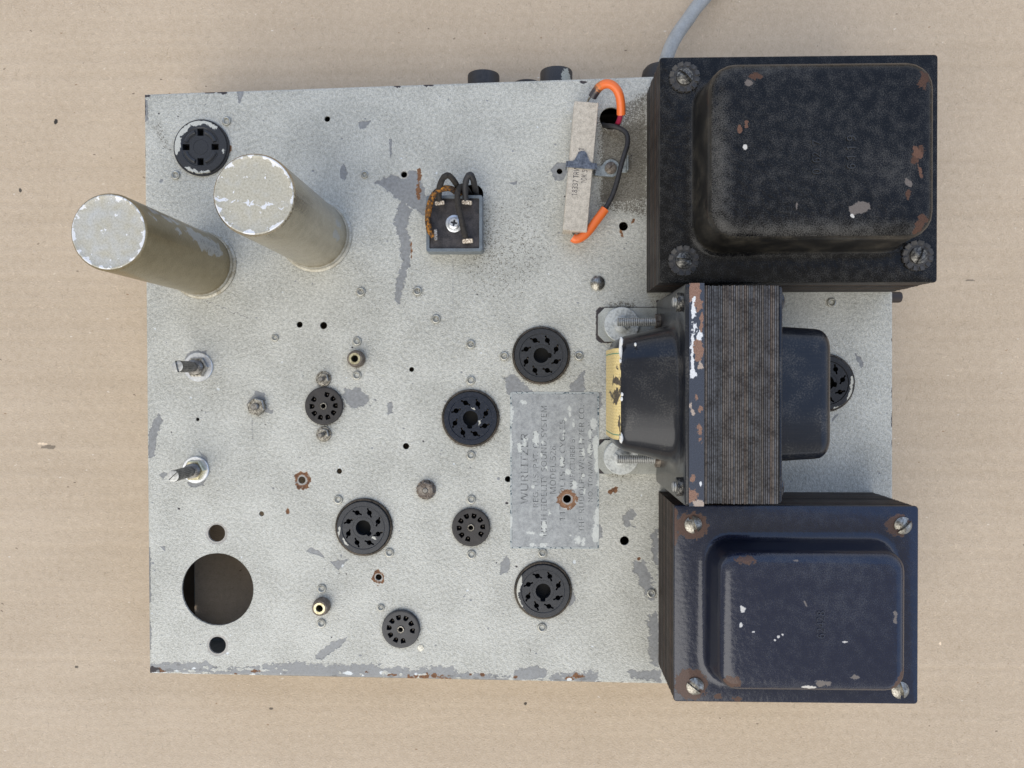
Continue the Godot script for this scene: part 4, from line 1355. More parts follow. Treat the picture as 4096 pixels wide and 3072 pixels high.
func make_upright_transformer() -> void:
	var lo := Vector3(73.3, 2.0, -40.5)
	var hi := Vector3(106.9, 79.0, 54.5)
	var mid := (lo + hi) / 2
	var t := part("upright_transformer", Vector3(mid.x, 0, mid.z), "black transformer standing on edge between the two flat ones, with a torn yellow label")
	var d := hi.z - lo.z
	var high := hi.y - lo.y
	# sheets stand upright: the pile runs along x
	var core := obj("core", stack(d, high, hi.x - lo.x, 36, 9, GREYISH, Vector2.ZERO, 0.66), "laminations", t, Vector3(lo.x - mid.x, mid.y, 0))
	core.basis = Basis(Vector3(0, 0, 1), Vector3(1, 0, 0), Vector3(0, 1, 0))
	core.set_meta("kind", "stuff")
	var left := Basis(Vector3(0, 0, 1), Vector3(-1, 0, 0), Vector3(0, -1, 0))
	var right := Basis(Vector3(0, 0, 1), Vector3(1, 0, 0), Vector3(0, 1, 0))
	var cv := obj("front_cover", bell(d + 1.6, high + 1.4, 1.6, 55.0, 50.0, 28.5, Vector2(0, 1), 5.0, 8.0, 13.0, null, 4.0), "enamel_dark", t, Vector3(67.9 - mid.x, mid.y, 0))
	cv.basis = left
	var back := obj("rear_cover", bell(d - 0.4, high - 0.4, 1.4, 60.0, 54.0, 27.0, Vector2(0, -1), 3.0, 6.0, 9.0), "enamel_dark", t, Vector3(107.0 - mid.x, mid.y, 0))
	back.basis = right
	# the lip folded back over the sheets
	var st := begin(FLAT)
	var x0 := 67.9 - mid.x
	var x1 := 74.4 - mid.x
	var y1 := 79.9
	var za := -d / 2 - 0.9
	var zb := d / 2 + 0.9
	for q in [[Vector3(x0, y1, za), Vector3(x1, y1, za), Vector3(x1, y1, zb), Vector3(x0, y1, zb)]]:
		for k in [0, 1, 2, 0, 2, 3]:
			vert(st, q[k], [Vector2(0, 0), Vector2(1, 0), Vector2(1, 1), Vector2(0, 1)][k])
	for q in [[Vector3(x1, y1, za), Vector3(x1, 79.05, za), Vector3(x1, 79.05, zb), Vector3(x1, y1, zb)], [Vector3(x0, 3, za), Vector3(x1, 3, za), Vector3(x1, y1, za), Vector3(x0, y1, za)], [Vector3(x1, 3, zb), Vector3(x0, 3, zb), Vector3(x0, y1, zb), Vector3(x1, y1, zb)]]:
		for k in [0, 1, 2, 0, 2, 3]:
			vert(st, q[k], [Vector2(0.9, 0), Vector2(1, 0), Vector2(1, 1), Vector2(0.9, 1)][k])
	obj("cover_lip", st, edge_paint(), t)
	# paper label on the end of the front cover
	obj("paper_label", label_sheet(), label_paint(), t, Vector3(67.9 - 1.6 - 28.5 - mid.x, mid.y, 0), "torn yellow paper label with green rules")
	# dried drops of white paint on the edges of the cover
	var wp := plain(Color.WHITE, 0.5)
	wp.albedo_texture = grain(361, Color(0.50, 0.49, 0.46), Color(0.80, 0.80, 0.78), 0.2, 0.05, 0.4, 1.5, 128)
	tripl(wp, 10)
	for q in [[Vector3(40.4, 62.0, -12.9), 0.9, 5.6], [Vector3(40.8, 62.4, -16.9), 0.7, 2.4], [Vector3(41.4, 62.6, 7.2), 1.0, 1.3], [Vector3(41.2, 62.5, 9.3), 1.2, 1.4], [Vector3(40.7, 62.0, 27.1), 1.0, 2.8], [Vector3(46.8, 64.8, -15.5), 0.6, 0.9], [Vector3(40.4, 62.0, -8.0), 0.7, 1.6]]:
		var dr := begin()
		var rng := RandomNumberGenerator.new()
		rng.seed = int(q[2] * 100)
		var rings := []
		var shape := []
		for k in 14:
			shape.append(rng.randf_range(0.8, 1.15))
		for e in [[1.0, -0.9], [0.96, 0.1], [0.7, 0.42], [0.3, 0.55]]:
			var ring := PackedVector2Array()
			for k in 14:
				ring.append(Vector2.from_angle(TAU * k / 14.0) * Vector2(q[1], q[2]) * e[0] * shape[k])
			rings.append([ring, e[1]])
		loft(dr, rings, true, 80.0)
		obj("paint_drop", dr, wp, t, q[0] - Vector3(mid.x, 0, mid.z))
	# feet bent out along the chassis
	for s in [[-1, Vector3(47.6, 1.5, -28.9), Vector2(35.2, -37.7)], [1, Vector3(47.4, 1.5, 42.0), Vector2(35.3, 50.1)]]:
		var f := begin()
		var zc: float = s[1].z - mid.z
		var xa: float = s[2].x - mid.x
		var xb := 67.5 - mid.x
		var o := PackedVector2Array()
		for p in [Vector2(xb, zc + 9), Vector2(xa + 3.5, zc + 9), Vector2(xa, zc + 5.5), Vector2(xa, zc - 5.5), Vector2(xa + 3.5, zc - 9), Vector2(xb, zc - 9)]:
			o.append(p)
		sheet(f, dense(o, 3.0), [], 2.2, 0.02)
		obj("foot", f, wall_paint(), t)
		var wsh := begin()
		lathe(wsh, [[9.3, 0.0], [9.3, 1.5], [9.0, 1.8], [3.6, 1.8], [3.4, 0.6]], 36)
		var at := Vector3(s[1].x - mid.x, 2.2, zc)
		obj("washer", wsh, painted(), t, at)
		put("foot_screw", slotted_head(4.2, 1.2, 1.2, 1.0, 0.9, 0.75), painted(), t, at + Vector3(0, 1.7, 0))
	# long bolts through the sheets: threaded ends in front, heads behind
	for s in [[-36.5, 13.0, 1.0], [35.0, 13.0, 1.0], [-41.0, 71.5, 0.0], [41.0, 71.5, 0.0]]:
		var z: float = s[0]
		var bolt := begin()
		threads(bolt, 2.35, 0.0, 22.0 if s[2] > 0 else 4.0, 0.95)
		var bo := obj("bolt_end", bolt, "rivet_pale", t, Vector3(66.0 - mid.x, s[1], z))
		bo.basis = left
		var nut := begin(FLAT)
		hexagon(nut, 4.2, 0.0, 2.6)
		var no := obj("nut", nut, "old_screw" if s[2] < 1 else "dull_steel", t, Vector3(66.3 - mid.x, s[1], z))
		no.basis = left
		var hd := put("bolt_head", slotted_head(4.4, 1.6, 1.6, 1.2, 1.2, 0.4), "black_steel", t, Vector3(108.2 - mid.x, s[1], z))
		hd.basis = right


func painted() -> StandardMaterial3D:
	if not mat.has("painted"):
		var m := plain(Color.WHITE, 0.5, 0.1)
		m.albedo_texture = grain(371, Color(0.16, 0.165, 0.165), Color(0.60, 0.62, 0.60), 0.12, 0.02, 0.34, 1.7, 256)
		m.normal_enabled = true
		m.normal_texture = mat.pit
		m.normal_scale = 0.25
		mat.painted = tripl(m, 60)
	return mat.painted


func label_sheet() -> SurfaceTool:
	var st := begin()
	# lies 0.15 in front of the end face and follows its upper rounding; u along z, v downwards
	var rows := [[2.9, 23.1], [2.1, 22.4], [1.3, 21.4], [0.27, 19.07], [-0.05, 17.0], [-0.25, 13.0], [-0.5, 6.0], [-0.6, 0.0], [-0.5, -12.0]]
	var cols := 10
	for r in rows.size() - 1:
		for k in cols:
			var v := [float(r) / (rows.size() - 1), float(r + 1) / (rows.size() - 1)]
			var u := [float(k) / cols, float(k + 1) / cols]
			for q in [[0, 0], [0, 1], [1, 1], [0, 0], [1, 1], [1, 0]]:
				var p: Array = rows[r + q[0]]
				vert(st, Vector3(p[0] - 0.28, p[1] - 1.0, -21.0 + 42.0 * u[q[1]]), Vector2(u[q[1]], v[q[0]]))
	return st


func label_paint() -> StandardMaterial3D:
	var w := 256
	var h := 128
	var n1 := noise(381, 0.15, w, h, 2)
	var n2 := noise(382, 0.035, w, h, 4)
	var mask := PackedByteArray()
	mask.resize(w * h)
	for q in [[92, 40, 8, 30], [84, 62, 16, 8], [136, 30, 24, 20], [140, 60, 10, 34], [128, 84, 5, 24], [204, 14, 12, 12], [110, 6, 24, 8], [40, 2, 40, 3], [220, 3, 30, 3], [60, 20, 4, 14]]:
		mask = flake(mask, w, h, 1.0, Vector2.ZERO, blob(Vector2(q[0], q[1]), q[2], q[3], 0.3), 1, 12.0, n2)
	var out := PackedByteArray()
	out.resize(w * h * 3)
	for y in h:
		for x in w:
			var i := y * w + x
			var c := Color(0.62, 0.46, 0.16).lerp(Color(0.84, 0.69, 0.36), n1[i] / 255.0)
			if (x > 12 and x < 16) or (x > 240 and x < 244):
				c = Color(0.12, 0.26, 0.16)
			elif x % 9 < 2:
				c = c * 0.86
			if mask[i] == 1:
				c = Color(0.03, 0.028, 0.025).lerp(Color(0.14, 0.11, 0.07), n1[i] / 255.0)
			c = c.linear_to_srgb()
			out[i * 3] = int(c.r * 255)
			out[i * 3 + 1] = int(c.g * 255)
			out[i * 3 + 2] = int(c.b * 255)
	var m := plain(Color.WHITE, 0.6)
	m.albedo_texture = texture(w, h, out)
	return m


# ---------------------------------------------------------------- capacitor cans

func can_top_paint(s: int, r: float, warm: float) -> StandardMaterial3D:
	var w := 320
	var n1 := noise(s, 0.09, w, w, 4)
	var n4 := noise(s + 3, 0.3, w, w)
	for i in w * w:
		n1[i] = clampi(128 + int((n1[i] - 128) * 0.55 + (n4[i] - 128) * 0.5), 0, 255)
	var n2 := noise(s + 1, 0.022, w, w, 5)
	var n3 := noise(s + 2, 0.015, w, w, 2)
	var out := PackedByteArray()
	out.resize(w * w * 3)
	var rough := PackedByteArray()
	rough.resize(w * w)
	var bump := PackedByteArray()
	bump.resize(w * w)
	for y in w:
		for x in w:
			var i := y * w + x
			var q := Vector2(x - w / 2, y - w / 2).length() / (w / 2)
			var c := Color(0.36, 0.36, 0.335).lerp(Color(0.62, 0.62, 0.595), n1[i] / 255.0)
			var pale := Color(0.30, 0.27, 0.195).lerp(Color(0.60, 0.575, 0.485), n1[i] / 255.0)
			c = c.lerp(pale, clampf(warm + 0.35 + (n3[i] - 128) / 260.0, 0, 1))
			var r0 := 0.5
			bump[i] = 120 + ((n1[i] - 128) >> 2)
			if n1[i] < 50:
				c = c * 0.62
			if q > 0.93 - (n2[i] - 128) / 700.0 and n2[i] > 96 or n2[i] > 226:
				c = Color(0.66, 0.66, 0.655).lerp(Color(0.86, 0.86, 0.855), n1[i] / 255.0)
				r0 = 0.35
				bump[i] = 90
			elif warm > 0.5 and absf(y - w * 0.60 - (x - w / 2) * 0.10 - (n2[i] - 128) * 0.16) < 3.0 + (n3[i] - 128) * 0.05 and n2[i] > 84:
				c = Color(0.70, 0.71, 0.74)
			c = c.linear_to_srgb()
			out[i * 3] = int(c.r * 255)
			out[i * 3 + 1] = int(c.g * 255)
			out[i * 3 + 2] = int(c.b * 255)
			rough[i] = int(r0 * 255)
	var m := plain(Color.WHITE, 1.0, 0.08)
	m.albedo_texture = texture(w, w, out)
	m.roughness_texture = texture(w, w, rough, Image.FORMAT_L8)
	m.normal_enabled = true
	m.normal_texture = normal_texture(w, w, bump, 3.0)
	m.normal_scale = 0.6
	return m


func can_side_paint(s: int, lo: Color, hi: Color, bare: bool) -> StandardMaterial3D:
	var w := 512
	var h := 384
	var n1 := noise(s, 0.2, w, h, 2)
	var n2 := noise(s + 1, 0.03, w, h, 4)
	var mask := PackedByteArray()
	mask.resize(w * h)
	var letters := PackedByteArray()
	letters.resize(w * h)
	if bare:
		for q in [[482, 268, 26, 66], [468, 205, 18, 36], [452, 140, 7, 44], [446, 66, 10, 16], [497, 300, 13, 30], [478, 130, 4, 14], [470, 40, 5, 10]]:
			mask = flake(mask, w, h, 1.0, Vector2.ZERO, blob(Vector2(q[0], q[1]), q[2], q[3]), 1, 12.0, n2)
		letters = letter(letters, w, h, "18 309 4", Vector2(474, 226), Vector2(474, 318), 12.0)
		letters = letter(letters, w, h, "20  60", Vector2(492, 244), Vector2(492, 312), 11.0)
	else:
		for q in [[500, 300, 8, 30], [20, 290, 10, 26]]:
			mask = flake(mask, w, h, 1.0, Vector2.ZERO, blob(Vector2(q[0], q[1]), q[2], q[3]), 1, 9.0, n2)
	var out := PackedByteArray()
	out.resize(w * h * 3)
	for i in w * h:
		var t := n1[i] / 255.0
		var c := lo.lerp(hi, clampf(0.5 + (t - 0.5) * 0.5 + (n2[i] / 255.0 - 0.5) * 0.5, 0, 1))
		if mask[i] == 1:
			c = Color(0.34, 0.35, 0.35).lerp(Color(0.48, 0.49, 0.49), t)
		if letters[i] > 0 and mask[i] == 1:
			c = c * 0.5
		c = c.linear_to_srgb()
		out[i * 3] = int(c.r * 255)
		out[i * 3 + 1] = int(c.g * 255)
		out[i * 3 + 2] = int(c.b * 255)
	var m := plain(Color.WHITE, 0.34 if bare else 0.25, 0.55 if bare else 0.8)
	m.albedo_texture = texture(w, h, out)
	m.normal_enabled = true
	m.normal_texture = normal_texture(w, h, n1, 1.5)
	m.normal_scale = 0.3
	return m


func make_cans() -> void:
	for q in [[Vector3(-179.9, 0.0, -62.3), 16.7, "silver capacitor can with a pale flaked side, overhanging the left edge", 401, true, Color(0.215, 0.175, 0.10), Color(0.33, 0.28, 0.175), 0.25], [Vector3(-117.6, 0.0, -77.7), 17.7, "silver capacitor can with a scratch across its mottled top, right of the other can", 421, false, Color(0.31, 0.275, 0.20), Color(0.53, 0.48, 0.375), 0.75]]:
		var r: float = q[1]
		var t := part("capacitor_can", q[0], q[2])
		t.set_meta("base", "capacitor_can")
		var side := can_side_paint(q[3], q[5], q[6], q[4])
		var uvs := func(p: Vector3) -> Vector2: return Vector2(fposmod(atan2(p.z, p.x) / TAU + 0.5, 1.0), 1.0 - p.y / 93.0)
		var st := begin()
		# side: its texture must not wrap back across the seam, so it is laid strip by strip
		var n := 64
		var prof := [[r, 2.6], [r, 30.0], [r, 60.0], [r, 91.2], [r - 0.25, 92.2], [r - 0.8, 92.8]]
		for k in prof.size() - 1:
			for i in n:
				var a0 := TAU * i / n
				var a1 := TAU * (i + 1) / n
				for c in [[a0, 0, 0], [a1, 0, 1], [a1, 1, 1], [a0, 0, 0], [a1, 1, 1], [a0, 1, 0]]:
					var e: Array = prof[k + c[1]]
					vert(st, Vector3(cos(c[0]) * e[0], e[1], sin(c[0]) * e[0]), Vector2(float(i + c[2]) / n, 1.0 - e[1] / 93.0))
		obj("can_body", st, side, t)
		st = begin()
		var uvt := func(p: Vector3) -> Vector2: return Vector2(p.x / r * 0.5 + 0.5, p.z / r * 0.5 + 0.5)
		lathe(st, [[r - 0.8, 92.75], [r - 1.3, 92.95], [r - 1.9, 92.7], [r - 2.6, 92.45], [r * 0.6, 92.55], [r * 0.2, 92.65]], 64, true, Vector2.ZERO, uvt)
		obj("can_top", st, can_top_paint(q[3] + 5, r, q[7]), t)
		st = begin()
		lathe(st, [[r + 2.2, 0.0], [r + 2.2, 0.9], [r + 1.6, 1.3], [r + 0.9, 1.4], [r + 0.9, 2.6], [r + 0.75, 3.3], [r + 0.3, 3.7], [r - 0.2, 3.6]], 64, false)
		obj("base_ring", st, can_ring(q[5], q[6]), t)


func can_ring(lo: Color, hi: Color) -> StandardMaterial3D:
	var m := plain(Color.WHITE, 0.42, 0.4)
	m.albedo_texture = grain(441, lo * 0.8, Color(0.55, 0.54, 0.48), 0.12, 0.02, 0.5, 1.6, 256)
	return tripl(m, 40)


# ---------------------------------------------------------------- valve sockets

func octal() -> Array:
	var holes := []
	var key := PackedVector2Array()
	for i in 26:                        # the middle hole with its key notch towards +x
		var a := 0.34 + (TAU - 0.68) * i / 25.0
		key.append(Vector2.from_angle(a) * 4.1)
	for p in [Vector2(5.0, -1.35), Vector2(5.5, -0.9), Vector2(5.6, 0.0), Vector2(5.5, 0.9), Vector2(5.0, 1.35)]:
		key.append(p)
	holes.append(dense(key, 0.7))
	for k in 8:
		var a := TAU * (k + 0.5) / 8.0
		var c := Vector2.from_angle(a) * 8.7
		var slot := PackedVector2Array()
		var tilt := a - 0.8
		for half in [0.0, PI]:
			slot.append(c + Vector2(2.75, -0.45).rotated(tilt + half))
			slot.append(c + Vector2(2.75, 0.45).rotated(tilt + half))
			for i in 9:
				slot.append(c + Vector2.from_angle(0.34 + (PI - 0.68) * i / 8.0).rotated(tilt + half) * 1.35)
		holes.append(slot)
	return holes


func make_sockets() -> void:
	var holes := octal()
	var st := begin()
	var uvs := func(p: Vector3) -> Vector2: return Vector2(p.x / 31.2 + 0.5, p.z / 31.2 + 0.5)
	sheet(st, circle(11.4, 64), holes, 2.6, -3.0, uvs, false)
	# step and outer rim of the bakelite
	lathe(st, [[14.3, 0.0], [14.3, 2.6], [14.0, 3.0], [11.75, 3.0], [11.4, 2.6]], 64, false, Vector2.ZERO, uvs)
	# collar round the middle hole
	lathe(st, [[5.9, 2.6], [5.85, 2.75], [5.65, 2.75], [5.6, 2.61]], 40, false, Vector2.ZERO, uvs)
	st.generate_normals()
	var base := st.commit()
	st = begin()
	lathe(st, [[15.6, 0.0], [15.6, 1.2], [15.3, 1.7], [14.6, 1.8], [14.35, 1.4]], 64, false)
	st.generate_normals()
	var ring := st.commit()
	st = begin()
	lathe(st, [[14.0, -9.0], [13.9, -3.6]], 40)
	st.generate_normals()
	var under := st.commit()
	st = begin(FLAT)
	for k in 8:
		var a := TAU * (k + 0.5) / 8.0
		var c := Vector2.from_angle(a) * 8.7
		var o := Vector2.from_angle(a - 0.8)
		for s in [-1.0, 1.0]:
			var p: Vector2 = c + o * 1.9 * s
			block(st, Vector3(p.x - 0.3, -2.9, p.y - 0.3), Vector3(p.x + 0.3, 0.2, p.y + 0.3), 0.1)
	st.generate_normals()
	var pins := st.commit()
	for q in [[Vector3(4.7, 0.0, -12.5), 0.0, "bakelite", "octal valve socket right of centre, above the maker's plate"], [Vector3(-33.3, 0.0, 21.3), 1.66, "bakelite", "octal valve socket touching the upper left of the maker's plate"], [Vector3(-91.3, 0.0, 80.5), 0.79, "bakelite", "octal valve socket with a white chip, left of the small nine-pin socket"], [Vector3(5.8, 0.0, 114.1), 1.6, "bakelite", "octal valve socket with a cream smear of paint, below the maker's plate"], [Vector3(156.0, 0.0, 2.2), 0.2, "old_bakelite", "octal valve socket half hidden under the upright transformer"]]:
		var t := part("octal_socket", q[0], q[3])
		var i: int = [Vector3(4.7, 0.0, -12.5), Vector3(-33.3, 0.0, 21.3), Vector3(-91.3, 0.0, 80.5), Vector3(5.8, 0.0, 114.1), Vector3(156.0, 0.0, 2.2)].find(q[0])
		var b := put("socket_base", base, socket_paint(i), t)
		put("retaining_ring", ring, "ring", t)
		put("socket_underside", under, "black_inside", t)
		put("contacts", pins, "dull_steel", t).set_meta("kind", "stuff")
		for o in [b]:
			o.rotation.y = -q[1]
		(t.get_child(3) as Node3D).rotation.y = -q[1]
	# nine-pin sockets
	var small := []
	for k in 9:
		var a := TAU * (k + 1) / 10.0
		var c := Vector2.from_angle(a) * 6.3
		var p := PackedVector2Array()
		for i in 9:
			p.append(c + (Vector2.from_angle(PI / 2 + PI * i / 8.0) * 1.3 + Vector2(-0.1, 0)).rotated(a))
		for e in [Vector2(1.35, -1.35), Vector2(1.35, 1.35)]:
			p.append(c + e.rotated(a))
		small.append(dense(p, 0.4))
	small.append(circle(1.5, 20))
	st = begin()
	sheet(st, circle(9.4, 48), small, 2.0, -2.0, null, false)
	lathe(st, [[10.3, 0.0], [10.3, 1.6], [10.0, 1.95], [9.4, 2.0]], 48, false)
	st.generate_normals()
	var nine := st.commit()
	st = begin()
	lathe(st, [[1.95, 1.9], [1.95, 2.5], [1.75, 2.75], [1.4, 2.75], [1.2, 2.5], [1.2, -2.5]], 24, false)
	st.generate_normals()
	var eyelet := st.commit()
	st = begin()
	lathe(st, [[9.3, -8.0], [9.2, -2.6]], 32)
	st.generate_normals()
	var low := st.commit()
	st = begin(FLAT)
	for k in 9:
		var p := Vector2.from_angle(TAU * (k + 1) / 10.0) * 6.4
		block(st, Vector3(p.x - 0.35, -2.4, p.y - 0.35), Vector3(p.x + 0.35, 0.2, p.y + 0.35), 0.12)
	st.generate_normals()
	var feet := st.commit()
	for q in [[Vector3(-112.9, 0.0, 14.8), -1.92, "old_bakelite", "brownish nine-pin valve socket between two nuts, left of centre"], [Vector3(-33.1, 0.0, 80.2), 1.2, "old_bakelite", "nine-pin valve socket left of the lower half of the maker's plate"], [Vector3(-71.1, 0.0, 135.5), 0.75, "bakelite", "nine-pin valve socket nearest the bottom edge"]]:
		var t := part("nine_pin_socket", q[0], q[3])
		put("socket_base", nine, q[2], t).rotation.y = -q[1]
		put("eyelet", eyelet, "steel", t)
		put("socket_underside", low, "black_inside", t)
		var f := put("contacts", feet, "dull_steel", t)
		f.rotation.y = -q[1]
		f.set_meta("kind", "stuff")
	# the large four-pin socket by the cans
	var four := []
	for k in 4:
		var a := PI / 2 * k
		var p := PackedVector2Array()
		for e in [Vector2(6.0, -1.7), Vector2(9.9, -1.7), Vector2(9.9, 1.7), Vector2(8.2, 1.7), Vector2(6.0, 1.7)]:
			p.append(e.rotated(a))
		four.append(dense(p, 0.7))
	st = begin()
	sheet(st, circle(6.0, 48), [], 2.4, 1.0, null, false)
	var t4 := part("four_pin_socket", Vector3(-179.7, 0.0, -125.5), "round black four-slot socket in the upper left corner, with a cream paint crescent")
	st = begin()
	var seal := circle(10.2, 60)
	var uv4 := func(p: Vector3) -> Vector2: return Vector2(p.x / 30.0 + 0.5, p.z / 30.0 + 0.5)
	sheet(st, seal, four, 2.3, -3.0, uv4, false)
	lathe(st, [[14.4, 0.0], [14.4, 2.0], [14.1, 2.5], [10.6, 2.6], [10.2, 2.3]], 64, false, Vector2.ZERO, uv4)
	for k in 4:      # raised arcs between the slots
		for i in 8:
			var a0 := PI / 2 * k + 0.34 + 0.89 * i / 8.0
			var a1 := PI / 2 * k + 0.34 + 0.89 * (i + 1) / 8.0
			var pr := [[9.6, 2.3], [9.3, 3.0], [8.4, 3.3], [7.5, 3.0], [7.2, 2.31]]
			for j in 4:
				var w := [Vector3(cos(a0) * pr[j][0], pr[j][1], sin(a0) * pr[j][0]), Vector3(cos(a1) * pr[j][0], pr[j][1], sin(a1) * pr[j][0]), Vector3(cos(a1) * pr[j + 1][0], pr[j + 1][1], sin(a1) * pr[j + 1][0]), Vector3(cos(a0) * pr[j + 1][0], pr[j + 1][1], sin(a0) * pr[j + 1][0])]
				st.set_smooth_group(3)
				for t in [0, 1, 2, 0, 2, 3]:
					vert(st, w[t], uv4.call(w[t]))
	lathe(st, [[4.2, 2.3], [4.1, 2.42], [3.9, 2.42], [3.85, 2.31]], 40, false, Vector2.ZERO, uv4)
	obj("socket_base", st, crescent_paint(), t4)
	st = begin()
	lathe(st, [[15.3, 0.0], [15.3, 1.2], [15.1, 1.6], [14.6, 1.6], [14.35, 1.2]], 64, false)
	obj("retaining_ring", st, "rubber", t4)
	put("socket_underside", under, "black_inside", t4)


func socket_paint(i: int) -> StandardMaterial3D:      # bakelite with its own smears and dust
	var w := 200
	var n1 := noise(461 + i, 0.16, w, w, 2)
	var n2 := noise(471 + i, 0.05, w, w, 3)
	var mask := PackedByteArray()
	mask.resize(w * w)
	var marks: Array = [[], [[Vector2(1.6, -5.2), 1.4, 0.5, 0.4], [Vector2(5.0, 2.4), 0.5, 2.0, 0.4]], [[Vector2(-13.0, 2.0), 0.5, 3.4, 0.1], [Vector2(-10.0, 7.0), 2.6, 0.6, 0.9], [Vector2(5.8, 5.6), 1.3, 0.8, 0.4]], [[Vector2(-13.2, -3.0), 1.5, 6.0, 0.25], [Vector2(-12.0, 7.0), 0.8, 5.0, -0.35]], [[Vector2(13.0, 2.0), 0.8, 6.0, 0.1], [Vector2(12.0, 7.0), 1.0, 3.0, 0.4], [Vector2(6.0, 13.0), 3.0, 0.8, -0.3]]][i]
	for q in marks:
		mask = flake(mask, w, w, w / 31.2, Vector2(-15.6, -15.6), blob(q[0].rotated(-[0.0, 1.66, 0.79, 1.6, 0.2][i]), q[1], q[2], q[3] - [0.0, 1.66, 0.79, 1.6, 0.2][i]), 1, 0.7, n2)
	var out := PackedByteArray()
	out.resize(w * w * 3)
	var lo: Color = [Color(0.020, 0.022, 0.026), Color(0.008, 0.013, 0.026), Color(0.014, 0.017, 0.024), Color(0.014, 0.017, 0.024), Color(0.008, 0.008, 0.010)][i]
	for k in w * w:
		var c := lo.lerp(lo + Color(0.03, 0.03, 0.03), clampf((n1[k] / 255.0 - 0.55) * 2.0 + (n2[k] / 255.0 - 0.5), 0, 1))
		if mask[k]:
			c = Color(0.40, 0.38, 0.31).lerp(Color(0.62, 0.61, 0.54), n1[k] / 255.0)
		c = c.linear_to_srgb()
		out[k * 3] = int(c.r * 255)
		out[k * 3 + 1] = int(c.g * 255)
		out[k * 3 + 2] = int(c.b * 255)
	var m := plain(Color.WHITE, [0.36, 0.2, 0.3, 0.3, 0.4][i])
	m.albedo_texture = texture(w, w, out)
	return m


func crescent_paint() -> StandardMaterial3D:
	var w := 240
	var n1 := noise(491, 0.16, w, w, 2)
	var n2 := noise(492, 0.05, w, w, 3)
	var mask := PackedByteArray()
	mask.resize(w * w)
	for q in [[Vector2(-12.6, -2.0), 1.9, 6.0, 0.1], [Vector2(-9.4, -8.8), 1.6, 5.6, 0.85], [Vector2(-2.0, -12.9), 5.0, 1.3, -0.1], [Vector2(5.6, -12.0), 4.4, 1.2, 0.5], [Vector2(-4.0, 12.6), 4.6, 0.9, 0.35], [Vector2(2.0, 13.4), 3.0, 0.7, 0.0], [Vector2(12.4, 2.6), 0.6, 1.4, 0.0]]:
		mask = flake(mask, w, w, w / 30.0, Vector2(-15, -15), blob(q[0], q[1], q[2], q[3]), 1, 0.8, n2)
	var out := PackedByteArray()
	out.resize(w * w * 3)
	for k in w * w:
		var c := Color(0.017, 0.019, 0.023).lerp(Color(0.05, 0.052, 0.057), clampf(n1[k] / 255.0 - 0.3, 0, 1))
		if mask[k]:
			c = Color(0.42, 0.42, 0.37).lerp(Color(0.62, 0.62, 0.57), n1[k] / 255.0)
		c = c.linear_to_srgb()
		out[k * 3] = int(c.r * 255)
		out[k * 3 + 1] = int(c.g * 255)
		out[k * 3 + 2] = int(c.b * 255)
	var m := plain(Color.WHITE, 0.42)
	m.albedo_texture = texture(w, w, out)
	return m


# ---------------------------------------------------------------- controls, nuts and jacks

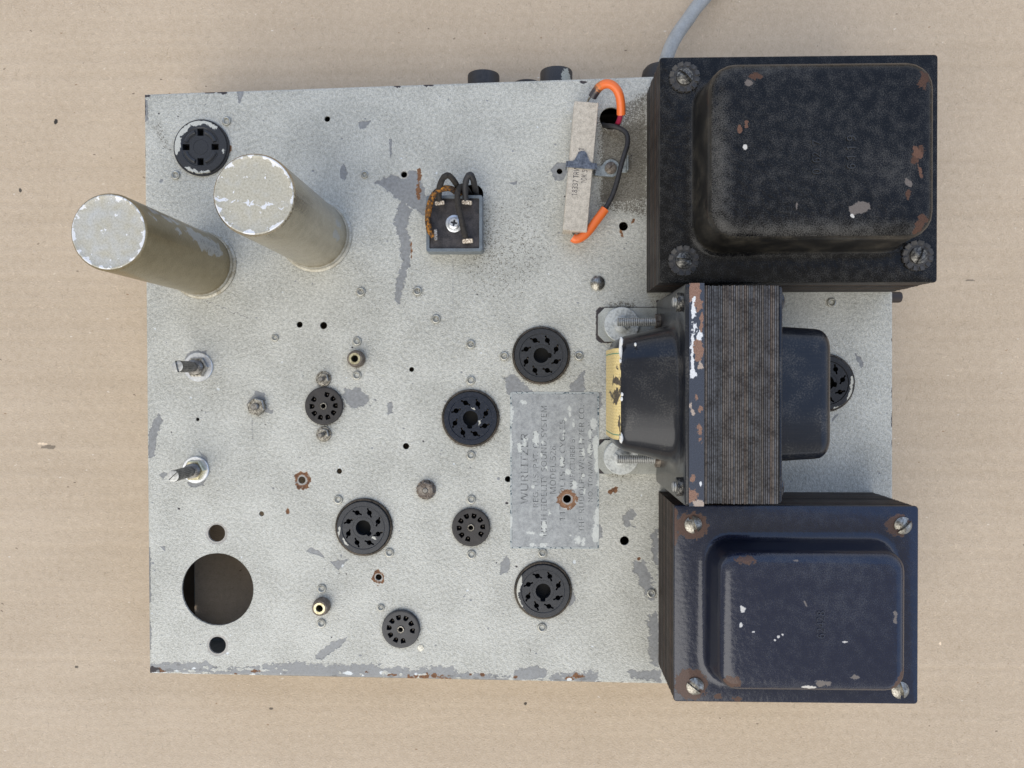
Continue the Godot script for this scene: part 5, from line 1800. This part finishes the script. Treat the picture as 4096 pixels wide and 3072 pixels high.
func make_controls() -> void:
	for q in [[Vector3(-182.0, 0.0, -6.3), 8.0, 25.4, "zinc", "steel", 1.35, "upper control shaft on a wide bright washer, with a broad slot in its end", 1.0], [Vector3(-183.6, 0.0, 49.8), 7.3, 27.0, "zinc", "brass", 2.4, "lower control shaft with a yellowish nut, with a fine slot in its end", 0.35]]:
		var t := part("control_shaft", q[0], q[6])
		var st := begin()
		lathe(st, [[q[1], 0.0], [q[1], 0.9], [q[1] - 0.3, 1.2], [4.4, 1.2]], 48, false)
		obj("washer", st, q[3], t)
		st = begin(FLAT)
		hexagon(st, 5.9, 1.2, 3.8, 4.0, 0.0)
		obj("nut", st, q[4], t)
		st = begin()
		threads(st, 4.0, 1.2, 7.6, 0.7, 28)
		obj("bushing", st, "shaft", t)
		# splined shaft with a slot cut across its end
		var out := PackedVector2Array()
		for k in 18:
			for e in [[0.0, 2.55], [0.18, 3.0], [0.6, 3.0], [0.78, 2.55]]:
				out.append(Vector2.from_angle(TAU * (k + e[0]) / 18.0) * e[1])
		st = begin(FLAT)
		loft(st, [[circle(2.7, 72), 7.0], [circle(2.7, 72), 10.0], [out, 10.6], [out, q[2] - 0.4]], false, 10.0)
		obj("splined_shaft", st, "shaft", t)
		put("shaft_end", slotted_head(2.9, 0.4, 0.15, q[7], 1.2, q[5]), "rivet_pale", t, Vector3(0, q[2] - 0.4, 0))
	# nuts on studs
	for q in [[Vector3(-149.4, 0.0, 15.1), 5.0, 3.4, 1.9, 6.5, false, "hexagon nut on a stud in a chipped patch, below the control shafts' level"], [Vector3(-57.5, 0.0, 60.1), 4.9, 3.2, 1.5, 4.8, true, "dark hexagon nut on a toothed washer, left of the small socket"], [Vector3(-113.3, 0.0, 0.1), 3.4, 2.4, 1.15, 7.0, false, "small nut and stud above the brownish nine-pin socket"], [Vector3(-113.2, 0.0, 30.1), 3.4, 2.4, 1.15, 8.5, false, "small nut and stud below the brownish nine-pin socket"]]:
		var t := part("stud_nut", q[0], q[6])
		var st := begin(FLAT)
		var r: float = q[1]
		if q[5]:
			put("toothed_washer", star_washer(5.4, 2.6), "dull_steel", t, Vector3(0, 0.8, 0))
		elif r < 4.0:
			lathe(st, [[4.2, 0.0], [4.2, 0.5], [4.0, 0.7], [1.2, 0.7]], 28, false)
			obj("washer", st, "steel", t)
		st = begin(FLAT)
		hexagon(st, r, 0.6, 0.6 + q[2], q[3] + 0.1, 0.3)
		obj("nut", st, "dull_steel" if q[5] else "steel", t)
		st = begin()
		threads(st, q[3], 0.6, q[4], 0.6)
		obj("stud", st, "shaft", t)
	# tubular jacks
	for q in [[Vector3(-95.1, 0.0, -10.7), "tubular metal jack between two rivets, above the brownish nine-pin socket"], [Vector3(-114.3, 0.0, 123.4), "tubular metal jack between two rivets, right of the large round opening"]]:
		var t := part("jack", q[0], q[1])
		var st := begin()
		lathe(st, [[4.7, 0.0], [4.7, 2.6], [4.4, 3.0], [4.2, 3.4], [4.2, 5.4], [3.9, 5.9], [3.2, 6.0]], 36, false)
		obj("jack_shell", st, "dull_steel", t)
		st = begin()
		lathe(st, [[3.2, 5.8], [3.1, 6.1], [2.0, 6.1], [1.75, 5.8], [1.75, 0.5]], 32, false)
		obj("contact_tube", st, "brass", t)
		st = begin()
		lathe(st, [[2.0, 0.4], [1.9, 0.5]], 20)
		obj("tube_bottom", st, "black_inside", t)
	put("round_head_screw", slotted_head(3.9, 0.8, 1.6, 0.75, 1.0, 1.5), "steel", null, Vector3(35.0, 0.0, -51.3), "round slotted screw alone on the paint, left of the large transformer's lower corner")


# ---------------------------------------------------------------- bridge rectifier

func make_rectifier() -> void:
	var c := Vector3(-41.2, 10.0, -81.9)
	var t := part("bridge_rectifier", Vector3(c.x, 0, c.z), "square grey bridge rectifier with charred leads")
	var st := begin()
	var shell := plain(Color(0.17, 0.20, 0.225), 0.42)
	var e := 14.9
	loft(st, [[rrect(2 * e - 1.0, 2 * e - 1.0, 1.2), 0.0], [rrect(2 * e, 2 * e, 1.2), 0.6], [rrect(2 * e, 2 * e, 1.2), 9.6], [rrect(2 * e - 0.6, 2 * e - 0.6, 1.0), 10.0], [rrect(2 * e - 3.4, 2 * e - 3.4, 0.6), 10.0], [rrect(2 * e - 3.5, 2 * e - 3.5, 0.6), 8.9]], false, 30.0)
	shell.albedo_texture = grain(502, Color(0.55, 0.55, 0.55), Color(1, 1, 1), 0.1, 0.02, 0.4, 1.4, 256)
	tripl(shell, 30)
	obj("shell", st, shell, t)
	st = begin()
	var pot := plain(Color.WHITE, 0.62)
	pot.albedo_texture = grain(503, Color(0.012, 0.011, 0.013), Color(0.075, 0.066, 0.066), 0.16, 0.02, 0.58, 1.6, 256)
	tripl(pot, 30)
	sheet(st, dense(rrect(2 * e - 3.4, 2 * e - 3.4, 0.6), 3.0), [circle(4.2, 28)], 9.0, 5.0, null, false)
	obj("potting", st, pot, t)
	st = begin()
	lathe(st, [[4.6, 9.0], [4.6, 9.5], [4.3, 9.7], [3.2, 9.7]], 36, false)
	obj("washer", st, "zinc", t)
	st = begin()
	var cross := PackedVector2Array()
	for k in 4:
		for p in [Vector2(0.62, -0.62), Vector2(1.75, -0.4), Vector2(1.75, 0.4)]:
			cross.append(p.rotated(PI / 2 * k + 0.2))
	sheet(st, circle(2.2, 32), [dense(cross, 0.3)], 11.5, 10.2, null, false)
	lathe(st, [[3.3, 9.7], [3.3, 10.4], [3.0, 11.1], [2.2, 11.5]], 32, false)
	obj("cross_head_screw", st, "zinc", t)
	st = begin()
	lathe(st, [[1.9, 10.1], [1.8, 10.2]], 20)
	obj("screw_recess", st, "black_steel", t)
	# flat terminals bent over the leads
	var solder := plain(Color.WHITE, 0.38, 0.7)
	solder.albedo_texture = grain(505, Color(0.10, 0.07, 0.045), Color(0.62, 0.57, 0.50), 0.10, 0.04, 0.5, 2.6, 256)
	tripl(solder, 14)
	for q in [[Vector3(-48.3, 15.0, -91.6), Vector3(5.2, 0.9, 2.4), 0.1, 0.55], [Vector3(-34.1, 15.0, -91.8), Vector3(5.6, 0.9, 2.4), -0.1, 0.55], [Vector3(-50.6, 14.0, -75.2), Vector3(1.8, 0.9, 6.0), 0.05, -0.6], [Vector3(-33.8, 14.0, -72.0), Vector3(5.8, 0.9, 2.6), 0.05, 0.75]]:
		var b := begin()
		var s: Vector3 = q[1]
		loft(b, [[rrect(s.x, s.z, 0.7, 3), 0.0], [rrect(s.x + 0.1, s.z + 0.1, 0.7, 3), 0.4], [rrect(s.x - 0.4, s.z - 0.4, 0.6, 3), 0.9]], true, 60.0, true)
		block(b, Vector3(-s.x * 0.42, -6.2, -0.5), Vector3(s.x * 0.42, 0.2, 0.5) if s.x > 3 else Vector3(s.x * 0.42, 0.2, 0.5), 0.15)
		var o := obj("terminal", b, solder, t, Vector3(q[0].x - c.x, q[0].y - 0.6, q[0].z - c.z))
		o.basis = Basis(Vector3.UP, q[2]) * Basis(Vector3.RIGHT if s.x > 3 else Vector3.BACK, q[3] * 0.35)
	var org := Vector3(c.x, 0, c.z)
	for q in [["lead", [Vector3(-48.6, 14.0, -92.6), Vector3(-48.5, 17.0, -96.0), Vector3(-47.7, 19.0, -99.3), Vector3(-45.9, 20.0, -103.1), Vector3(-43.3, 20.0, -104.5), Vector3(-40.9, 18.0, -102.8), Vector3(-39.0, 13.0, -100.5), Vector3(-37.6, 4.0, -100.5), Vector3(-37.5, -6.0, -101.9)], "cloth_wire", 1.55, "charred lead looping from the upper left terminal"],
			["lead", [Vector3(-34.8, 14.0, -93.0), Vector3(-34.8, 17.0, -97.8), Vector3(-34.3, 19.0, -101.3), Vector3(-33.1, 20.0, -103.9), Vector3(-31.6, 20.0, -104.6), Vector3(-30.6, 18.0, -102.8), Vector3(-30.1, 12.0, -100.2), Vector3(-30.3, 2.0, -99.9), Vector3(-30.9, -6.0, -100.9)], "black_wire", 1.6, "black lead looping from the upper right terminal"],
			["lead", [Vector3(-51.8, 12.0, -74.9), Vector3(-53.6, 13.0, -77.1), Vector3(-54.4, 14.0, -81.3), Vector3(-54.3, 15.0, -85.9), Vector3(-53.2, 16.0, -90.9), Vector3(-51.6, 17.0, -94.5), Vector3(-49.1, 18.0, -96.9), Vector3(-45.5, 18.0, -98.3), Vector3(-42.0, 17.0, -98.3), Vector3(-39.3, 12.0, -97.3), Vector3(-37.2, 3.0, -97.8), Vector3(-36.0, -6.0, -99.9)], "orange_cloth", 1.6, "lead with burnt orange sleeving down the left side"],
			["lead", [Vector3(-34.5, 12.0, -73.1), Vector3(-35.3, 14.0, -75.6), Vector3(-36.4, 15.0, -80.2), Vector3(-37.5, 16.0, -85.6), Vector3(-38.6, 17.0, -90.6), Vector3(-38.7, 18.0, -95.2), Vector3(-37.9, 17.0, -98.5), Vector3(-36.4, 15.0, -100.0), Vector3(-34.8, 8.0, -100.0), Vector3(-34.3, -4.0, -100.9)], "cloth_wire", 1.55, "grey lead crossing over to the lower right terminal"]]:
		var pts := []
		for p in q[1]:
			pts.append(p - org)
		st = begin()
		tube(st, pts, q[3], 12, 6, 0.12)
		obj(q[0], st, q[2], t, Vector3.ZERO, q[4])


# ---------------------------------------------------------------- power resistor

func make_resistor() -> void:
	var c := Vector3(25.2, 13.0, -110.5)
	var t := part("power_resistor", Vector3(c.x, 0, c.z), "long white ceramic resistor in a spring clip, with orange sleeved leads")
	var w := 112
	var h := 600
	var n1 := noise(521, 0.12, w, h, 2)
	var n2 := noise(522, 0.03, w, h, 4)
	var letters := PackedByteArray()
	letters.resize(w * h)
	letters = letter(letters, w, h, "18337 TRW", Vector2(50, 436), Vector2(50, 300), 25.0)
	letters = letter(letters, w, h, "10K 5%", Vector2(88, 376), Vector2(88, 292), 25.0)
	letters = letter(letters, w, h, "21", Vector2(62, 246), Vector2(62, 218), 24.0)
	var out := PackedByteArray()
	out.resize(w * h * 3)
	for i in w * h:
		var k := 0.5 + (n1[i] - 128) / 300.0 + (n2[i] - 128) / 330.0
		var col := Color(0.34, 0.305, 0.25).lerp(Color(0.585, 0.53, 0.445), clampf(k + 0.14, 0, 1))
		if n1[i] < 36:
			col = col * 0.7
		if letters[i] > 0 and n1[i] > 44:
			col = Color(0.035, 0.03, 0.035)
		col = col.linear_to_srgb()
		out[i * 3] = int(col.r * 255)
		out[i * 3 + 1] = int(col.g * 255)
		out[i * 3 + 2] = int(col.b * 255)
	var m := plain(Color.WHITE, 0.75)
	m.albedo_texture = texture(w, h, out)
	m.normal_enabled = true
	m.normal_texture = normal_texture(w, h, n1, 1.5)
	m.normal_scale = 0.4
	var turn := 0.089
	var tb := Basis(Vector3.UP, -turn)
	var uvf := func(p: Vector3) -> Vector2: return Vector2(p.x / 12.6 + 0.5, p.z / 67.6 + 0.5)
	var st := begin()
	loft(st, [[rrect(12.4, 67.4, 0.4, 2), 2.2], [rrect(12.6, 67.6, 0.5, 2), 2.6], [rrect(12.6, 67.6, 0.5, 2), 12.5], [rrect(11.9, 66.9, 0.4, 2), 13.0]], true, 25.0, true, uvf)
	var o := obj("ceramic_body", st, m, t)
	o.basis = tb
	# spring clip: a strap over the bar with a rounded tongue, one leg running down to an eyelet foot
	var blue := plain(Color.WHITE, 0.36, 0.55)
	blue.albedo_texture = grain(531, Color(0.065, 0.075, 0.095), Color(0.20, 0.22, 0.255), 0.06, 0.02, 0.5, 1.6, 256)
	tripl(blue, 22)
	st = begin()
	block(st, Vector3(-7.4, 13.1, -1.6), Vector3(7.4, 13.9, 1.8), 0.25)
	block(st, Vector3(-8.1, 8.0, -1.6), Vector3(-7.3, 13.9, 1.8), 0.25)
	block(st, Vector3(7.3, 1.2, -1.6), Vector3(8.1, 13.9, 1.8), 0.25)
	var tongue := PackedVector2Array()
	for p in [Vector2(5.5, -1.2), Vector2(3.9, -2.2), Vector2(3.0, -4.2), Vector2(2.2, -6.0), Vector2(0.9, -7.2), Vector2(-0.9, -7.2), Vector2(-2.2, -6.0), Vector2(-3.0, -4.2), Vector2(-3.9, -2.2), Vector2(-5.5, -1.2)]:
		tongue.append(p)
	sheet(st, dense(tongue, 1.0), [], 13.95, 13.1)
	o = obj("clip", st, blue, t, Vector3(25.5, 13.0, -111.1) - Vector3(c.x, 13, c.z))
	o.basis = tb
	st = begin()
	var foot := Vector3(41.9, 1.5, -112.7) - Vector3(c.x, 0, c.z)
	var fo := PackedVector2Array()
	for i in 15:
		fo.append(Vector2(foot.x, foot.z) + Vector2.from_angle(-PI * 0.85 + PI * 1.3 * i / 14.0) * 4.7)
	fo.append(Vector2(foot.x - 8.5, foot.z + 3.8))
	fo.append(Vector2(foot.x - 9.0, foot.z - 0.6))
	fo.append(Vector2(foot.x - 5.4, foot.z - 0.8))
	sheet(st, dense(fo, 1.2), [], 1.4, 0.1)
	block(st, Vector3(foot.x + 5.6, 0.2, foot.z - 5.6), Vector3(foot.x + 9.0, 1.0, foot.z + 2.4), 0.2)
	block(st, Vector3(foot.x + 8.2, 0.8, foot.z - 5.6), Vector3(foot.x + 9.0, 5.6, foot.z + 2.4), 0.2)
	obj("clip_foot", st, painted_blue(), t)
	put("foot_screw", slotted_head(3.2, 0.8, 0.7, 0.6, 0.8, -0.7), "dull_steel", t, Vector3(foot.x, 1.4, foot.z))
	# leads
	var org := Vector3(c.x, 0, c.z)
	for q in [["wire_end", [Vector3(28.7, 8.0, -145.3), Vector3(29.6, 9.0, -146.9), Vector3(30.9, 11.0, -147.9)], "steel", 0.55, 0.0, ""], ["wire_end", [Vector3(21.0, 8.0, -77.7), Vector3(21.9, 9.0, -76.0), Vector3(23.3, 10.0, -74.6)], "steel", 0.55, 0.0, ""],
			["orange_sleeve", [Vector3(31.4, 11.0, -147.4), Vector3(32.9, 13.0, -149.3), Vector3(34.9, 15.0, -151.1), Vector3(37.6, 17.0, -151.7), Vector3(40.4, 18.0, -150.9), Vector3(43.0, 18.0, -148.7), Vector3(44.7, 17.0, -145.8), Vector3(45.7, 15.0, -142.2), Vector3(46.2, 12.0, -137.7)], "sleeve", 2.3, 0.02, "orange sleeve with a scorched end, arching over the wire hole"],
			["orange_sleeve", [Vector3(38.2, 9.0, -89.1), Vector3(36.0, 9.0, -86.2), Vector3(33.6, 9.0, -83.0), Vector3(30.7, 9.0, -79.1), Vector3(27.7, 9.0, -75.8), Vector3(24.8, 9.0, -73.9), Vector3(22.6, 9.0, -73.5), Vector3(21.2, 9.0, -74.3)], "orange", 2.35, 0.02, "orange sleeve at the lower end of the resistor"],
			["magenta_wire", [Vector3(46.0, 12.0, -138.2), Vector3(45.8, 8.0, -136.4), Vector3(45.2, 2.0, -135.5), Vector3(45.0, -8.0, -137.3)], "magenta", 1.4, 0.05, ""],
			["black_wire", [Vector3(38.0, -8.0, -139.4), Vector3(38.3, -1.0, -136.3), Vector3(40.8, 4.0, -134.4), Vector3(44.0, 6.0, -133.2), Vector3(47.6, 7.0, -131.2), Vector3(49.9, 8.0, -127.9), Vector3(49.8, 9.0, -122.7), Vector3(48.2, 10.0, -117.6), Vector3(46.3, 10.0, -111.1), Vector3(44.4, 9.5, -103.5), Vector3(41.8, 9.0, -95.8), Vector3(37.9, 9.0, -88.8)], "black_wire", 1.3, 0.06, "thin black wire bowing from the hole to the lower sleeve"]]:
		var pts := []
		for p in q[1]:
			pts.append(p - org)
		st = begin()
		tube(st, pts, q[3], 14, 7, q[4])
		obj(q[0], st, scorched() if q[2] == "sleeve" else q[2], t, Vector3.ZERO, q[5])


func painted_blue() -> StandardMaterial3D:
	var m := plain(Color.WHITE, 0.4, 0.4)
	m.albedo_texture = grain(541, Color(0.17, 0.19, 0.19), Color(0.44, 0.47, 0.46), 0.08, 0.02, 0.5, 1.4, 256)
	return tripl(m, 22)


func scorched() -> StandardMaterial3D:
	var w := 32
	var h := 256
	var n := noise(551, 0.1, w, h, 3)
	var out := PackedByteArray()
	out.resize(w * h * 3)
	for y in h:
		for x in w:
			var i := y * w + x
			var t := y / float(h) + (n[i] - 128) / 1500.0
			var c := Color(0.03, 0.028, 0.035).lerp(Color(0.45, 0.16, 0.04), smoothstep(0.13, 0.24, t))
			c = c.lerp(Color(0.78, 0.165, 0.035), smoothstep(0.2, 0.36, t)).linear_to_srgb()
			out[i * 3] = int(c.r * 255)
			out[i * 3 + 1] = int(c.g * 255)
			out[i * 3 + 2] = int(c.b * 255)
	var m := plain(Color.WHITE, 0.34)
	m.albedo_texture = texture(w, h, out)
	m.texture_repeat = false
	return m


# ---------------------------------------------------------------- rivets

func make_rivets() -> void:
	var m := plain(Color.WHITE, 0.38, 0.7)
	m.albedo_texture = grain(561, Color(0.18, 0.17, 0.145), Color(0.60, 0.60, 0.55), 0.14, 0.04, 0.45, 1.8, 256)
	tripl(m, 17)
	mat.rivet = m
	var st := begin()
	lathe(st, [[2.5, 0.0], [2.5, 0.5], [2.25, 0.95], [1.8, 1.05], [1.4, 0.8], [1.15, 0.2], [1.1, -1.6]], 24, false)
	lathe(st, [[1.1, -1.6], [0.5, -1.62]], 16)
	st.generate_normals()
	var hollow := st.commit()
	var at := [Vector3(-166.2, 0.0, -140.0), Vector3(-194.3, 0.0, -110.9), Vector3(-92.9, 0.0, -47.1), Vector3(-62.1, 0.0, -47.4), Vector3(-52.1, 0.0, -32.3), Vector3(-95.0, 0.0, -20.3), Vector3(-95.1, 0.0, -1.8), Vector3(-33.3, 0.0, -18.6), Vector3(-15.2, 0.0, -12.2), Vector3(25.0, 0.0, -12.3), Vector3(-33.2, 0.0, 0.9), Vector3(-33.2, 0.0, 41.4), Vector3(-105.4, 0.0, 65.7), Vector3(-33.0, 0.0, 65.3), Vector3(-32.9, 0.0, 95.1), Vector3(-77.5, 0.0, 94.4), Vector3(5.5, 0.0, 94.0), Vector3(5.3, 0.0, 134.4), Vector3(-114.5, 0.0, 114.2), Vector3(-114.7, 0.0, 133.1), Vector3(64.0, 0.0, 115.4), Vector3(159.4, 0.0, -40.6), Vector3(-82.2, 0.0, 124.3), Vector3(-90.8, 0.0, -110.4), Vector3(-139.8, 0.0, -22.2)]
	for i in at.size():
		var r := 1.0 if i < 22 else 0.8
		var o := put("rivet", hollow, m, null, at[i])
		o.scale = Vector3(r, 1.0, r)
	st = begin()
	lathe(st, [[1.9, 0.0], [1.8, 0.25], [1.2, 0.3], [0.4, 0.3]], 20)
	obj("rivet", st, m, null, Vector3(-60.6, 0.0, 146.1))


# ---------------------------------------------------------------- rear and side fittings

func make_rear() -> void:
	var back := Basis(Vector3(1, 0, 0), Vector3(0, 0, -1), Vector3(0, 1, 0))
	for q in [[-27.9, -25.0, 9.1, -159.0, -173.5, "black round knob at the back edge, farther left", 0], [13.6, -25.0, 9.2, -160.5, -175.0, "black round knob at the back edge with a patch of grey paint", 1]]:
		var st := begin()
		var l: float = q[3] - q[4]
		var uvk := func(p: Vector3) -> Vector2: return Vector2(p.x / 20.0 + 0.5, p.y / 18.0)
		lathe(st, [[q[2], 0.0], [q[2], l - 0.8], [q[2] - 0.3, l - 0.2], [q[2] - 0.9, l]], 40, true, Vector2.ZERO, uvk)
		var m: StandardMaterial3D = mat.rubber if q[6] == 0 else knob_paint()
		var o := obj("rear_knob", st, m, null, Vector3(q[0], q[1], q[3]), q[5])
		o.basis = back
	var st := begin(FLAT)
	var cog := PackedVector2Array()
	for k in 36:
		for e in [[0.0, 8.3], [0.5, 8.7]]:
			cog.append(Vector2.from_angle(TAU * (k + e[0]) / 36.0) * e[1])
	loft(st, [[cog, 0.0], [cog, 7.6], [circle(7.8, 72), 8.4]], true, 5.0)
	var cap := obj("fuse_cap", st, "rubber", null, Vector3(-3.2, -26.0, -160.0), "low knurled cap between the two knobs")
	cap.basis = back
	st = begin()
	lathe(st, [[11.2, 0.0], [11.2, 9.0], [10.4, 13.0], [8.6, 15.2], [5.0, 15.6]], 36)
	var grip := obj("cord_grip", st, "rubber", null, Vector3(73.0, -25.0, -161.5), "black cord grip where the cord enters")
	grip.basis = back
	st = begin()
	tube(st, [Vector3(74.2, -26.0, -176.0), Vector3(76.0, -27.0, -181.4), Vector3(78.5, -28.0, -188.4), Vector3(81.5, -30.0, -194.8), Vector3(85.3, -32.0, -201.2), Vector3(90.2, -35.0, -208.4), Vector3(95.0, -38.0, -215.9), Vector3(100.0, -41.0, -222.4), Vector3(108.4, -46.0, -233.0), Vector3(119.0, -50.0, -244.5), Vector3(135.7, -51.0, -257.2), Vector3(157.7, -51.0, -265.2)], 3.95, 18, 8)
	obj("power_cord", st, "cord", null, Vector3.ZERO, "grey power cord leaving at the top")
	st = begin()
	lathe(st, [[3.1, 0.0], [3.1, 12.5], [2.8, 13.3], [2.2, 13.6]], 24)
	var sh := obj("side_shaft", st, "shaft_brown", null, Vector3(192.0, -20.0, (644.5 - 818.0) / 3.815), "short brown shaft sticking out of the right side")
	sh.basis = Basis(Vector3(0, 0, 1), Vector3(1, 0, 0), Vector3(0, 1, 0))


func knob_paint() -> StandardMaterial3D:
	var w := 160
	var n1 := noise(581, 0.16, w, w, 2)
	var n2 := noise(582, 0.05, w, w, 3)
	var mask := PackedByteArray()
	mask.resize(w * w)
	mask = flake(mask, w, w, w / 20.0, Vector2(-10, 0), blob(Vector2(5.4, 6.0), 3.0, 9.0), 1, 1.2, n2)
	var out := PackedByteArray()
	out.resize(w * w * 3)
	for k in w * w:
		var c := Color(0.011, 0.011, 0.013).lerp(Color(0.035, 0.034, 0.036), n1[k] / 255.0)
		if mask[k]:
			c = Color(0.26, 0.27, 0.23).lerp(Color(0.42, 0.43, 0.38), n1[k] / 255.0)
		c = c.linear_to_srgb()
		out[k * 3] = int(c.r * 255)
		out[k * 3 + 1] = int(c.g * 255)
		out[k * 3 + 2] = int(c.b * 255)
	var m := plain(Color.WHITE, 0.5)
	m.albedo_texture = texture(w, w, out)
	return m
